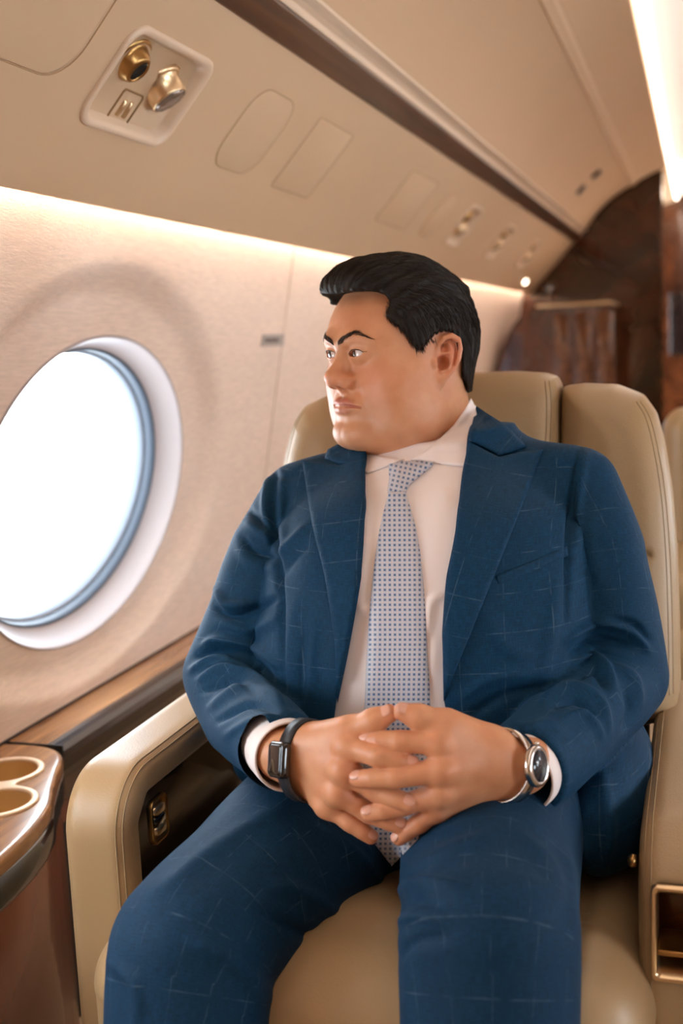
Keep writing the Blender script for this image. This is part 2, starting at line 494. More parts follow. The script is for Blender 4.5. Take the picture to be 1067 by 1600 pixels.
# ---- overhead service panel, wood strip, molding, ceiling, light trough: profiles swept along the cabin
LIP = (-0.8554, 1.3017)
TOPP = (-0.6279, 1.5486)
S(extrude_y('trim_1', [LIP, TOPP, (-0.6324, 1.5641), (-0.8736, 1.3457), (-0.8718, 1.3212), (-0.8645, 1.3030)], Y0, YB + 0.35, M['panel'], bev=0.004))
S(extrude_y('trim_2', [(-0.6274, 1.5477), (-0.6243, 1.5473), (-0.6070, 1.5614), (-0.5897, 1.5773), (-0.5897, 1.5823), (-0.5951, 1.5878), (-0.6370, 1.5759)], Y0, YB + 0.15, M['strip'], bev=0.002))
S(extrude_y('trim_3', [(-0.5924, 1.5832), (-0.5888, 1.5837), (-0.5870, 1.5869), (-0.5851, 1.5941), (-0.5778, 1.5996), (-0.5687, 1.6028), (-0.5619, 1.6037), (-0.5610, 1.6087), (-0.6006, 1.6260)], Y0, YB + 0.1, M['panel_edge'], smooth=False))
# ceiling: a gentle arc from the molding to the light trough, with a groove
def arc(a, b, sag, n):
    a, b = np.array(a), np.array(b); t = np.linspace(0, 1, n); nn = np.array([-(b - a)[1], (b - a)[0]]); nn /= np.linalg.norm(nn)
    return [tuple(a + (b - a) * s + nn * sag * 4 * s * (1 - s)) for s in t]
cp = arc((-0.5610, 1.6087), (-0.3385, 1.8016), 0.022, 14)
cp += [(-0.3331, 1.7971), (-0.3231, 1.8044), (-0.3140, 1.8103), (-0.3058, 1.8198)]
cp += arc((-0.3039, 1.8198), (-0.1683, 1.8717), 0.006, 8)
cp += [(-0.1647, 1.8772), (-0.1647, 1.8944)]
back = [(x - 0.01, z + 0.03) for x, z in cp[::-1]]
S(extrude_y('ceiling', cp + back, Y0, YB - 0.05, M['ceiling'], smooth=False))
far = [p for p in cp if p[0] > -.30]
S(extrude_y('ceiling_far', far + [(x, z + .03) for x, z in far[::-1]], YB + .05, YB + 1.5, M['ceiling'], smooth=False))
S(box('ceiling_right', (0.41, Y0, 1.872), (XR, YB + 2, 1.892), M['ceiling']))
M['led_panel'] = emat('lit_ceiling_panel', (1.0, 0.88, 0.80), LED_PANEL)
M['led_edge'] = emat('led_strip', (1.0, 0.86, 0.72), LED_EDGE)
M['led_cove'] = emat('cove_led', LED_COL, LED_COVE)
lt = empty('ceiling_light', (0.13, 2.2, 1.88), 'long glowing white light trough along the middle of the cabin ceiling', 'ceiling light')
for ya, yb in ((Y0, 4.96), (4.98, YB + 1.5)):
    dome = [(-0.1620, 1.8944), (-0.1092, 1.9081), (0.0000, 1.9217), (0.1274, 1.9263), (0.2548, 1.9217), (0.3640, 1.9081), (0.4168, 1.8944), (0.4168, 1.9445), (-0.1620, 1.9445)]
    extrude_y('diffuser', dome, ya, yb, M['led_panel'], lt)
    extrude_y('light_strip', [(-0.1602, 1.8808), (-0.1483, 1.8808), (-0.1483, 1.8899), (-0.1602, 1.8899)], ya, yb, M['led_edge'], lt)
extrude_y('cove_strip', [(-.8845, 1.330), (-.8765, 1.330), (-.8765, 1.335), (-.8845, 1.335)], Y0, YB, M['led_cove'],
          empty('cove_light', (-0.88, 2.3, 1.35), 'warm light strip glowing along the top of the window wall', 'cove light'))
S(extrude_y('trim_4', [(-0.9009, 1.3576), (-0.8645, 1.3530), (-0.8645, 1.3639), (-0.9009, 1.3712)], Y0, YB, M['panel']))
# floor and the hidden ends
S(box('floor', (-1.20, Y0, -0.02), (XR, YB + 2, 0.0), M['carpet']))
S(box('wall_back', (-1.20, Y0 - 0.03, 0.0), (XR, Y0, 2.05), M['panel']))
S(box('wall_end', (-1.20, YB + 2.0, 0.0), (XR, YB + 2.03, 2.05), M['burl']))
S(box('wall_overhead', (-1.20, Y0, 2.05), (XR, YB + 2, 2.07), M['panel'])).name = 'ceiling_upper'

# ---- bulkhead at the far end
bx1 = float(at(1030, 450, YB)[0])
S(box('wall_front', (-1.16, YB, 0.0), (bx1, YB + 0.05, 2.04), M['burl'])).name = 'wall_front'
S(box('trim_door', (bx1 - 0.004, YB - 0.02, 0.0), (bx1 + 0.018, YB + 0.06, 2.0), M['wood_dark'])).name = 'trim_5'

_a, _b = at(893, 388, YB - .012), at(968, 428, YB - .012)
S(tube('trim_9', [_a, (_a + _b) / 2, _b], .028, M['wood_dark'], None, n=10, flat=.35))

# ---- side ledge below the window wall
ledge_prof = [(-1.0720, 0.4582), (-1.0720, 0.4850), (-0.9702, 0.4850), (-0.9594, 0.4808), (-0.9519, 0.4711), (-0.9487, 0.4582), (-0.9487, 0.4368), (-0.9573, 0.4239), (-0.9702, 0.4175), (-1.0613, 0.4175)]
lg = empty('trim_6', (-0.93, 3.5, 0.46)); S(lg)
extrude_y('ledge_top', [(-1.0720, 0.4582), (-1.0720, 0.4850), (-0.9777, 0.4850), (-0.9777, 0.4582)], 1.506, YB, M['wood_top'], lg)
extrude_y('ledge_nosing', [(-0.9777, 0.4213), (-0.9777, 0.4853), (-0.9680, 0.4845), (-0.9594, 0.4808), (-0.9530, 0.4732), (-0.9498, 0.4636), (-0.9498, 0.4443), (-0.9552, 0.4314), (-0.9648, 0.4239)],
          1.506, YB, M['nosing'], lg, smooth=False)
extrude_y('ledge_apron', [(-0.9970, 0.3832), (-0.9970, 0.4218), (-0.9702, 0.4218), (-0.9702, 0.3832)], 1.506, YB, M['wood_dark'], lg)
box('ledge_joint', (-1.066, 1.5055, 0.460), (-0.949, 1.5075, 0.4858), M['matte_black'], lg)
zs = float(atX(100, 1287, -.981)[2]); print('split', zs)
S(box('side_panel', (-1.04, 1.39, zs + .002), (-0.981, YB, 0.386), M['brown_leather'])).name = 'trim_7'
S(box('side_panel_low', (-1.04, 1.07, 0.0), (-0.984, YB, zs), M['matte_black'])).name = 'baseboard_left'
# seam line of the wall cloth panels and the placard
WN = np.array([math.cos(TILT), 0, -math.sin(TILT)])
def wallpx(px, py):
    r = ray(px, py); o = np.array([XW, 0, WIN_Z]); return CAMPOS + r * (((o - CAMPOS) @ WN) / (r @ WN))
def wall_strip(name, ya, yb, va, vb, h, m):
    bm = bmesh.new()
    P = [wall_pt(XW, 1, TILT, y, v, d) for d in (0.0, h) for y, v in ((ya, va), (yb, va), (yb, vb), (ya, vb))]
    vs = [bm.verts.new(p) for p in P]
    for f in ((0, 1, 2, 3), (4, 7, 6, 5), (0, 4, 5, 1), (1, 5, 6, 2), (2, 6, 7, 3), (3, 7, 4, 0)): bm.faces.new([vs[i] for i in f])
    return bm_obj(name, bm, m, None, smooth=False)
sy_ = float(wallpx(436, 570)[1])
S(wall_strip('trim_8', sy_, sy_ + .003, -.37, .50, .0006, M['gap']))
S(wall_strip('trim_10', Y0, YB, (.4865 - WIN_Z) / math.cos(TILT) - .004, (.4895 - WIN_Z) / math.cos(TILT), .0015, M['ink']))
pa, pb = wallpx(407, 541), wallpx(443, 522)
va, vb = (pa[2] - WIN_Z) / math.cos(TILT), (pb[2] - WIN_Z) / math.cos(TILT)
vm = (va + vb) / 2
plc = tag(wall_strip('placard', float(pa[1]), float(pb[1]), vm - .013, vm + .013, .003, M['placard']), 'small grey metal placard on the cloth wall between window and seat', 'placard')
wq = float(pb[1] - pa[1])
for j in range(5):
    o = wall_strip('lettering', float(pa[1]) + wq * (.12 + .13 * j), float(pa[1]) + wq * (.22 + .13 * j), vm - .0035, vm + .0035, .0034, M['ink']); o.parent = plc
S(box('light_stop', (-.93, Y0, 1.37), (-.905, YB + 0.1, 2.05), M['panel'])).name = 'light_stop_left'  # unseen board behind the overhead panel, added to stop sky light leaking in

# ================================================================== overhead service panel fittings
PS = np.array([TOPP[0] - LIP[0], 0, TOPP[1] - LIP[1]]); PL = np.linalg.norm(PS); PS = PS / PL
PN = np.array([PS[2], 0, -PS[0]])                 # out of the panel, into the cabin
PO = np.array([LIP[0], 0, LIP[1]])
def pan(y, s, h=0.0): return PO + np.array([0, y, 0]) + PS * s + PN * h
def panpx(px, py):
    r = ray(px, py); t = ((PO - CAMPOS) @ PN) / (r @ PN); q = CAMPOS + r * t
    return q[1], (q - PO) @ PS
def rrect(w, h, r, n=8, skew=0.0):
    out = []
    for cx, cy, a0 in ((w - r, h - r, 0), (-w + r, h - r, 90), (-w + r, -h + r, 180), (w - r, -h + r, 270)):
        for i in range(n + 1):
            a = math.radians(a0 + 90 * i / n); x, y = cx + r * math.cos(a), cy + r * math.sin(a)
            out.append((x + skew * y, y))
    return np.array(out)
def loft(name, loops, m, parent=None, cap0=False, cap1=True):
    n = len(loops[0]); V = np.concatenate([np.asarray(l) for l in loops]); Fc = []
    for j in range(len(loops) - 1):
        for k in range(n):
            Fc.append((j * n + k, j * n + (k + 1) % n, (j + 1) * n + (k + 1) % n, (j + 1) * n + k))
    if cap0: Fc.append(tuple(range(n - 1, -1, -1)))
    if cap1: Fc.append(tuple((len(loops) - 1) * n + k for k in range(n)))
    bm = bmesh.new(); vs = [bm.verts.new(v) for v in V]
    for f in Fc: bm.faces.new([vs[i] for i in f])
    return bm_obj(name, bm, m, parent)
panel_obj = bpy.data.objects['trim_1']
def cut(o, cutter):
    for md in list(o.modifiers): o.modifiers.remove(md)
    md = o.modifiers.new('cut', 'BOOLEAN'); md.object = cutter; md.operation = 'DIFFERENCE'; md.solver = 'EXACT'
    dg = bpy.context.evaluated_depsgraph_get()
    me = bpy.data.meshes.new_from_object(o.evaluated_get(dg)); o.modifiers.remove(md)
    o.data = me; bpy.data.objects.remove(cutter, do_unlink=True)
def loopP(yc, sc, outline, h, k=1.0):
    return [pan(yc + a * k, sc + b * k, h) for a, b in outline]
M['vent_hole'] = M['matte_black']
def service_unit(yc, sc, w, h, label, full=True):
    r = empty('service_unit', tuple(pan(yc, sc)), label, 'vent panel', 'overhead service units')
    o0 = rrect(w, h, min(w, h) * 0.42)
    ctr = loft('cutter', [loopP(yc, sc, rrect(w - .002, h - .002, min(w, h) * .42), 0.01), loopP(yc, sc, rrect(w - .002, h - .002, min(w, h) * .42), -0.012)], None, cap0=True)
    cut(panel_obj, ctr)
    q = min(w, h)
    def ins(e): return rrect(w - e, h - e, max(q * .42 - e * .6, 0.008))
    loft('housing', [loopP(yc, sc, o0, 0.0), loopP(yc, sc, o0, 0.0035), loopP(yc, sc, ins(.004), 0.0055), loopP(yc, sc, ins(.009), 0.0045),
                     loopP(yc, sc, ins(.013), -0.002), loopP(yc, sc, ins(.017), -0.012), loopP(yc, sc, ins(.024), -0.030), loopP(yc, sc, ins(.032), -0.034)], M['panel_edge'], r)
    fl = -0.034
    def vent(dy, ds, rad, tilt, kind):
        c = pan(yc + dy, sc + ds, fl + .011); ax = PN + np.array([0, tilt[0], 0]) + PS * tilt[1]; ax = ax / np.linalg.norm(ax)
        if kind == 0:
            v = lathe('air_vent', [(rad * 1.25, -.004), (rad * 1.28, .004), (rad * 1.15, .009), (rad * .98, .006), (rad * .9, .012), (rad * .72, .022), (rad * .55, .026), (rad * .48, .022)], c, ax, M['gold'], r, cap=False)
            lathe('nozzle', [(rad * .50, .0), (rad * .52, .0235), (rad * .2, .020), (.0005, .020)], c, ax, M['matte_black'], v)
        else:
            v = lathe('reading_light', [(rad * 1.3, -.004), (rad * 1.32, .003), (rad * 1.12, .006), (rad * 1.02, .006), (rad, .030), (rad * .96, .033), (rad * .90, .033)], c, ax, M['gold_pale'], r, cap=False)
            lathe('lens', [(rad * .91, .030), (rad * .90, .0335), (rad * .3, .0345), (.0005, .0345)], c, ax, M['silver_lens'], v, n=10)
    if full:
        def fl_px(px, py, h):
            r_ = ray(px, py); o_ = PO + PN * h; t_ = ((o_ - CAMPOS) @ PN) / (r_ @ PN); q_ = CAMPOS + r_ * t_
            return q_[1] - yc, (q_ - PO) @ PS - sc
        a_, b_ = fl_px(203, 94, -.018); vent(a_, b_, .0300, (.06, -.14), 0)
        a_, b_ = fl_px(250, 130, -.018); vent(a_, b_, .0280, (.10, -.30), 1)
        sy, ss = fl_px(195, 168, -.012)
    else:
        m_ = min(w * .30, .034)
        vent(-w * .05, h * .42, m_ * .85, (0.0, -.3), 0)
        vent(w * .12, -h * .12, m_ * .85, (0.0, -.45), 1)
        sy, ss = (-w * .2, -h * .62)
    # switch plate
    R = rrect(.030 if full else w * .35, .026 if full else h * .2, .006)
    e_ = .010 if full else .0
    p = loft('switch_plate', [loopP(yc + sy, sc + ss, R, fl), loopP(yc + sy, sc + ss, R, fl + e_ + .012), loopP(yc + sy, sc + ss, R, fl + e_ + .014, .93), loopP(yc + sy, sc + ss, R, fl + e_ + .010, .82)], M['bronze'], r)
    if full:
        for j in (-1, 1):
            R2 = rrect(.005, .014, .003)
            loft('switch', [loopP(yc + sy + j * .009, sc + ss - .002, R2, fl + e_ + .010), loopP(yc + sy + j * .009, sc + ss - .002, R2, fl + e_ + .0145, .9)], M['gold_pale'], p)
    return r
M['silver_lens'] = pmat('smoked_lens', '#8c8078', 0.25, metal=0.7)
ya, sa = panpx(237, 132)
service_unit(1.506, 0.189, 0.126, 0.0755, 'cream recessed panel with two round vents above the window, nearest the camera')
for (px, py), wy, lb in (((725, 352), .085, 'middle-sized recessed vent panel past the second oval hatch'), ((778, 381), .085, 'recessed vent panel in the middle of the far row of three'),
                    ((822, 402), .085, 'farthest recessed vent panel beside the wooden bulkhead')):
    y_, s_ = panpx(px, py)
    service_unit(y_, 0.189, wy * 1.14, 0.0755, lb, full=False)

def hatch(yc, sc, outline, label, name='hatch_cover', hgt=0.0012):
    r = empty(name, tuple(pan(yc, sc)), label, 'hatch cover', 'overhead hatch covers')
    loft('cover', [loopP(yc, sc, outline, -0.001), loopP(yc, sc, outline, hgt * .5), loopP(yc, sc, outline, hgt, .985)], M['panel'], r)
    tube('seam', [pan(yc + a * 1.01, sc + b * 1.01, 0.0002) for a, b in outline], 0.0011, M['gap'], r, closed=True, n=6)
    return r
hatch(1.897, 0.193, rrect(.089, .0755, .047), 'oval hatch cover on the overhead panel next to the nearest vent panel')
hatch(2.211, 0.191, rrect(.105, .077, .006), 'rectangular hatch cover on the overhead panel behind the oval one')
y_, s_ = panpx(662, 305); hatch(y_ - .09, 0.191, rrect(.145, .0755, .008), 'farther rectangular hatch cover above the man\'s head')
y_, s_ = panpx(682, 337); hatch(y_ + .02, 0.189, rrect(.077, .073, .045), 'farther oval hatch cover above the back of the man\'s head')
hatch(.93, 0.273, rrect(.38, .118, .055), 'large rounded hatch cover cut by the upper left picture corner')
y_, s_ = panpx(820, 440)
lmp = lathe('reading_lamp', [(.012, 0), (.013, .006), (.010, .008), (.0005, .008)], pan(y_, max(s_, .02), 0), PN, emat('lit_lamp', (1, .86, .7), 9.0))
tag(lmp, 'tiny round lit lamp low on the far end of the overhead panel', 'lamp')
for (px, py), lb in (((907, 296), 'lower of the two tiny dark placards on the far ceiling'), ((931, 272), 'upper of the two tiny dark placards on the far ceiling')):
    # sits on the ceiling arc
    r0 = ray(px, py); best = None
    for (x0, z0), (x1, z1) in zip(cp[:-1], cp[1:]):
        a = np.array([[x1 - x0, -r0[0]], [z1 - z0, -r0[2]]]); b = np.array([CAMPOS[0] - x0, CAMPOS[2] - z0])
        u, t = np.linalg.solve(a, b)
        if 0 <= u <= 1 and t > 0: best = (x0 + u * (x1 - x0), t * r0[1], z0 + u * (z1 - z0), math.atan2(z1 - z0, x1 - x0))
    if best:
        X_, Y_, Z_, an = best
        bm = bmesh.new(); box_bm(bm, (-.022, -.045, -.002), (.022, .045, .002)); o = bm_obj('ceiling_placard', bm, M['ink']); bevel(o, .001)
        o.location = (X_ + .004 * math.sin(an), Y_, Z_ - .004 * math.cos(an)); o.rotation_euler = (0, -an, 0)
        tag(o, lb, 'placard', 'ceiling placards')

# ================================================================== console with cup holders
cons = empty('side_console', (-0.92, 1.2, 0.0), 'wooden side console with rounded front and twin cup holders below the window', 'console')
CT = spline([(-1.0720, 1.5040), (-0.9809, 1.5040), (-0.9305, 1.4740), (-0.8962, 1.4043), (-0.8705, 1.3507), (-0.8426, 1.2971), (-0.8233, 1.2328), (-0.8126, 1.1578), (-0.8094, 1.0720), (-0.8201, 0.9112), (-0.8576, 0.6432), (-1.0720, 0.6432)], 6)
CT = np.array([p for p in CT if p[0] >= -1.073])
CUP = [(-0.973, 1.389, .046), (-0.917, 1.283, .046)]
def con_top(p):
    d2 = poly_sd(p[:, 0], p[:, 1], CT)
    d = smax(d2, np.abs(p[:, 2] - .472) - .0132, .008)
    for x, y, r in CUP: d = np.maximum(d, (r + .004) - np.hypot(p[:, 0] - x, p[:, 1] - y))
    return d
V, Q = surface_nets(con_top, (-1.09, .62, .45), (-.79, 1.52, .495), .0035); V = relax(V, Q, 1)
mesh('console_top', V, Q, M['wood_top'], cons)
def offs(P, e):
    c = P.mean(0); out = []
    n = len(P)
    for i in range(n):
        t = P[(i + 1) % n] - P[i - 1]; nn = np.array([t[1], -t[0]]); nn /= np.linalg.norm(nn) + 1e-9
        out.append(P[i] + nn * e)
    return np.array(out)
sgn_ = 1 if poly_sd(*[np.array([v], np.float32) for v in offs(CT, .01)[len(CT) // 2]], CT)[0] < 0 else -1
Z3 = lambda P, z: [(a, b, z) for a, b in P]
IN1 = offs(CT, sgn_ * .0005); IN2 = offs(CT, sgn_ * .008)
loft('edge_band', [Z3(IN2, .463), Z3(IN1, .463), Z3(IN1, .425), Z3(offs(CT, sgn_ * .004), .418), Z3(IN2, .418)], M['black'], cons, cap1=False)
loft('console_body', [Z3(IN2, .460), Z3(IN2, .0)], M['cherry'], cons)
cups = empty('cup_holder', (-.945, 1.34, .485)); cups.parent = cons; cups.matrix_parent_inverse = Matrix.Translation(cons.location).inverted()
M['gold_cup'] = pmat('gold_cup', '#d0ac74', .4, metal=.5)
def cup_plate(p):
    a = np.hypot(p[:, 0] - CUP[0][0], p[:, 1] - CUP[0][1]) - .0555
    b = np.hypot(p[:, 0] - CUP[1][0], p[:, 1] - CUP[1][1]) - .0555
    d = smin(a, b, .03)
    d = smax(d, np.abs(p[:, 2] - .4862) - .0028, .003)
    for x, y, r in CUP: d = smax(d, (r - .001) - np.hypot(p[:, 0] - x, p[:, 1] - y), .002)
    return d
V, Q = surface_nets(cup_plate, (-1.05, 1.20, .478), (-.84, 1.47, .494), .0016); V = relax(V, Q, 1)
mesh('bezel', V, Q, M['satin'], cups)
for x, y, r in CUP:
    lathe('cup', [(r, .486), (r, .428), (r - .004, .42), (.0005, .42)], (x, y, 0), (0, 0, 1), M['gold_cup'], cups, cap=False)

# ================================================================== the seat
SC = -0.322
def shearY(z): return 1.655 + (z - 1.0) * 0.20
seat = empty('lounge_seat', (SC, 1.35, 0.0), 'beige leather lounge chair with headrest and padded armrests, the man sits in it', 'seat')
def puff(P, t, r, k=.0, yoff=0.0, crown=0.0):
    P = np.asarray(P, np.float32); cx = P.mean(0)
    def f(p):
        dp = poly_sd(p[:, 0], p[:, 2], P)
        tt = t + crown * np.clip(-dp / .09, 0, 1)
        dy = np.abs(p[:, 1] - yoff - shearY(p[:, 2])) - tt
        a, b = dp + r, dy + r
        return np.sqrt(np.maximum(a, 0) ** 2 + np.maximum(b, 0) ** 2) + np.minimum(np.maximum(a, b), 0) - r
    return f
def sdf_obj(name, f, lo, hi, h, m, parent, it=2, **kw):
    V, Q = surface_nets(f, lo, hi, h * VOX, **kw)
    if it: V = relax(V, Q, it)
    return mesh(name, V, Q, m, parent)
WPX = [(874, 606), (905, 602), (960, 604), (1003, 621), (1024, 650), (1038, 700), (1050, 770), (1058, 860), (1062, 960), (1064, 1060), (1058, 1090), (1036, 1106), (985, 1116), (900, 1120), (872, 1100)]
WR = np.array([at(x, y, 1.60)[[0, 2]] for x, y in WPX])
WL = np.stack([2 * SC - WR[:, 0], WR[:, 1]], 1)
fR, fL = puff(WR, .062, .040, crown=.014), puff(WL, .062, .040, crown=.014)
def wing_groove(f, sg):
    zs = at(1015, 862, 1.57)[2]
    def g(p):
        d = f(p)
        dd = np.abs(p[:, 2] - zs + .02 * (p[:, 0] - SC) * sg * 0)
        return d + .007 * np.exp(-(dd / .005) ** 2) * (np.abs(p[:, 0] - SC) < .255)
    return g
sdf_obj('backrest_wing', wing_groove(fR, 1), (-.20, 1.45, .55), (.02, 1.85, 1.10), .004, M['leather'], seat)
sdf_obj('backrest_wing', wing_groove(fL, -1), (2 * SC - .02, 1.45, .55), (2 * SC + .20, 1.85, 1.10), .004, M['leather'], seat)
HP = np.array([at(x, y, 1.58)[[0, 2]] for x, y in [(868, 608), (860, 592), (840, 586), (790, 583)]])
HP = np.concatenate([HP, np.stack([2 * SC - HP[::-1, 0], HP[::-1, 1]], 1), [(2 * SC - HP[0, 0], .70), (HP[0, 0], .70)]])
sdf_obj('headrest', puff(HP, .060, .032, yoff=-.012, crown=.012), (-.50, 1.45, .66), (-.14, 1.85, 1.10), .004, M['leather'], seat)
BP = np.array([(-.57, .42), (-.07, .42), (-.07, .74), (-.57, .74)])
sdf_obj('backrest', puff(BP, .05, .03, yoff=.012), (-.62, 1.40, .38), (-.03, 1.80, .80), .006, M['leather'], seat)
# back shell
box('back_shell', (-.55, 1.735, .35), (-.09, 1.76, .93), M['leather'], seat, bev=.01)

def seam(name, pts, parent, rad=.0011, m=None):
    return tube(name, pts, rad, m or M['leather_thread'], parent, n=6)
def seam_on(objs, pxs, Yg, parent, off=.0002, rad=.0011, n=10):
    """thread laid on a padded surface, found by looking along the seat's axis"""
    out = []
    for P in spline(pxs, n):
        q = at(P[0], P[1], Yg); best = None
        for bv in objs:
            h = bv.ray_cast(Vector((q[0], Yg - .5, q[2])), Vector((0, 1, 0)))
            if h[0] is not None and (best is None or h[0].y < best.y): best = h[0]
        if best is not None: out.append((best.x, best.y - off, best.z))
    if len(out) > 2: return seam('seam', out, parent, rad)
def bvh_of(o):
    me = o.data; n = len(me.vertices); co = np.empty(n * 3, np.float32); me.vertices.foreach_get('co', co)
    return BVHTree.FromPolygons([Vector(v) for v in co.reshape(-1, 3).astype(float)], [tuple(p.vertices) for p in me.polygons])
wings = [c for c in seat.children if c.name.startswith('backrest_wing')]
hr = [c for c in seat.children if c.name.startswith('headrest')][0]
for w in wings:
    bv = [bvh_of(w)]
    for dx in (0, 6):
        pts = [(1000 + dx - 6, 628), (1014 + dx - 4, 655), (1027 + dx - 4, 705), (1038 + dx - 4, 770), (1046 + dx - 4, 860), (1050 + dx - 4, 960), (1052 + dx - 4, 1060)]
        if w is wings[1]:
            q = [at(x, y, 1.6) for x, y in pts]
            pr = proj(np.array([[2 * SC - a[0], a[1], a[2]] for a in q]))[0]; pts = [tuple(v) for v in pr]
        seam_on(bv, pts, 1.6, w, rad=.0007)
bv = [bvh_of(hr)]
for dx in (0, 6):
    seam_on(bv, [(852 + dx - 3, 596), (856 + dx - 3, 620), (857 + dx - 3, 660), (856 + dx - 3, 700)], 1.58, hr, rad=.0009)

# cushion, T shaped in front of the arms
def cushion(p):
    a = rbox(p, (-.345, 1.075, .375), (.292, .085, .093), .065)
    b = rbox(p, (SC, 1.33, .37), (.262, .26, .095), .05)
    d = smin(a, b, .05)
    d = d - .012 * np.exp(-(((p[:, 0] + .345) / .2) ** 2)) * (p[:, 2] > .40)
    d = d + .004 * np.exp(-((np.abs(p[:, 0] + .345) - .225) / .004) ** 2) * (p[:, 2] > .42)
    return d
sdf_obj('seat_cushion', cushion, (-.68, .95, .24), (-.01, 1.65, .52), .005, M['leather'], seat)
box('seat_base', (-.58, 1.12, .06), (-.08, 1.60, .30), M['matte_black'], seat, bev=.01)

def armrest(x0, x1, yf, inner, top=.588):
    xc, hx = (x0 + x1) / 2, (x1 - x0) / 2
    P = np.array([(yf, .08), (yf, top), (1.66, top), (1.66, .08)])
    def f(p):
        dp = poly_sd(p[:, 1], p[:, 2], P)
        # large corner at the front top
        R = .075
        q = np.stack([np.maximum(yf + R - p[:, 1], 0), np.maximum(p[:, 2] - (top - R), 0)], 1)
        dc = np.sqrt((q ** 2).sum(1)) - R
        dp = np.where((p[:, 1] < yf + R) & (p[:, 2] > top - R), dc, dp)
        dx = np.abs(p[:, 0] - xc) - hx
        r = .022
        a, b = dp + r, dx + r
        return np.sqrt(np.maximum(a, 0) ** 2 + np.maximum(b, 0) ** 2) + np.minimum(np.maximum(a, b), 0) - r
    g = empty('armrest', (xc, (yf + 1.66) / 2, top - .1)); g.parent = seat; g.matrix_parent_inverse = Matrix.Translation(seat.location).inverted()
    return g, f, xc, hx
GL, fA, xc, hx = armrest(-.705, -.620, 1.095, 1, .610)
def fA2(p):
    # shallow bay on the inner face that takes the dark panel
    P = np.array([(1.134, .10), (1.134, .545), (1.160, .571), (1.66, .571), (1.66, .10)])
    bay = np.maximum(poly_sd(p[:, 1], p[:, 2], P), (-.632) - p[:, 0])
    return smax(fA(p), -bay, .006)
sdf_obj('armrest_pad', fA2, (-.72, 1.08, .05), (-.58, 1.70, .61), .004, M['leather'], GL)
extr = bmesh.new()
P = [(1.130, .10), (1.130, .545), (1.136, .562), (1.146, .570), (1.160, .574), (1.66, .574), (1.66, .10)]
vs0 = [extr.verts.new((-.631, y, z)) for y, z in P]; vs1 = [extr.verts.new((-.660, y, z)) for y, z in P]
extr.faces.new(vs0); extr.faces.new(vs1[::-1])
for i in range(len(P)):
    extr.faces.new((vs0[i], vs1[i], vs1[(i + 1) % len(P)], vs0[(i + 1) % len(P)]))
bm_obj('side_panel', extr, M['black'], GL, smooth=False)
def armline(d, e, x, yf=1.10, top=.588):
    R = .075 - e; yf, top = yf + e, top - e; out = [(x, yf, .12)]
    for i in range(13):
        a = math.radians(180 - 90 * i / 12); out.append((x, yf + R + R * math.cos(a), top - R + R * math.sin(a)))
    out.append((x, 1.6, top)); return out
seam('seam', armline(0, .0062, -.6265, 1.095, .610), GL, .0009)
seam('seam', armline(0, .0018, -.6330, 1.095, .610), GL, .0009)
# control plate on the dark panel
cy, cz = [float(v) for v in atX(247, 1279, -.631)[1:]]
hy = abs(float(atX(260, 1279, -.631)[1] - atX(234, 1279, -.631)[1])) / 2; hz = abs(float(atX(247, 1243, -.631)[2] - atX(247, 1316, -.631)[2])) / 2
print('control', cy, cz, hy, hz)
def xl(o, x, k=1.0): return [(x, cy + a * k, cz + b * k) for a, b in o]
R = rrect(hy, hz, .010)
cpn = loft('control_plate', [xl(R, -.632), xl(R, -.628), xl(R, -.627, .96), xl(R, -.629, .84), xl(R, -.6305, .82)], M['gold'], GL)
for dz in (-.45, .0, .45):
    R2 = rrect(hy * .62, hz * .2, .004)
    loft('button', [[(-.631, cy + a, cz + dz * hz + b) for a, b in R2], [(-.6265, cy + a * .9, cz + dz * hz + b * .9) for a, b in R2]], M['gold_pale'] if dz else M['black'], cpn)

GR, fB, xc, hx = armrest(-.062, .075, 1.10, -1)
n0, n1 = atY_ = at(1024, 1388, 1.10), at(1030, 1524, 1.10)
nx0, nz1, nz0 = float(n0[0]), float(n0[2]), float(n1[2])
print('niche', nx0, nz0, nz1)
nxc, nzc, nhx, nhz = nx0 + .036, (nz0 + nz1) / 2, .036, (nz1 - nz0) / 2
def fB2(p):
    q = np.stack([np.abs(p[:, 0] - nxc) - nhx, np.abs(p[:, 2] - nzc) - nhz], 1)
    return smax(fB(p), -np.maximum(q.max(1), p[:, 1] - 1.15), .004)
sdf_obj('armrest_pad', fB2, (-.09, 1.07, .05), (.10, 1.70, .61), .004, M['leather'], GR)
def xr(o, y, k=1.0): return [(nxc + a * k, y, nzc + b * k) for a, b in o]
R = rrect(nhx + .004, nhz + .004, .006)
nb = loft('niche_frame', [xr(R, 1.102), xr(R, 1.095), xr(R, 1.094, .97), xr(R, 1.097, .88), xr(R, 1.147, .86)], M['gold_pale'], GR, cap1=False)
R = rrect(nhx * .99, nhz * .99, .004)
loft('niche_back', [xr(R, 1.149), xr(R, 1.146)], M['burl'], GR, cap0=True)
box('niche_shelf', (nxc - nhx * .95, 1.10, nzc - nhz * .55), (nxc + nhx * .95, 1.147, nzc - nhz * .42), M['gold'], GR, bev=.002)
box('lever_slot', (nxc - .006, 1.143, nzc - nhz * .1), (nxc + .004, 1.1465, nzc + nhz * .8), M['matte_black'], GR, bev=.001)
tube('lever', [(nxc - .001, 1.14, nzc + nhz * .0), (nxc - .001, 1.125, nzc - nhz * .3), (nxc - .001, 1.115, nzc - nhz * .5)], [.003, .004, .005], M['gold'], GR)
for e, x in ((.0062, -.0555), (.0018, -.049)): seam('seam', armline(0, e, x), GR, .0009)
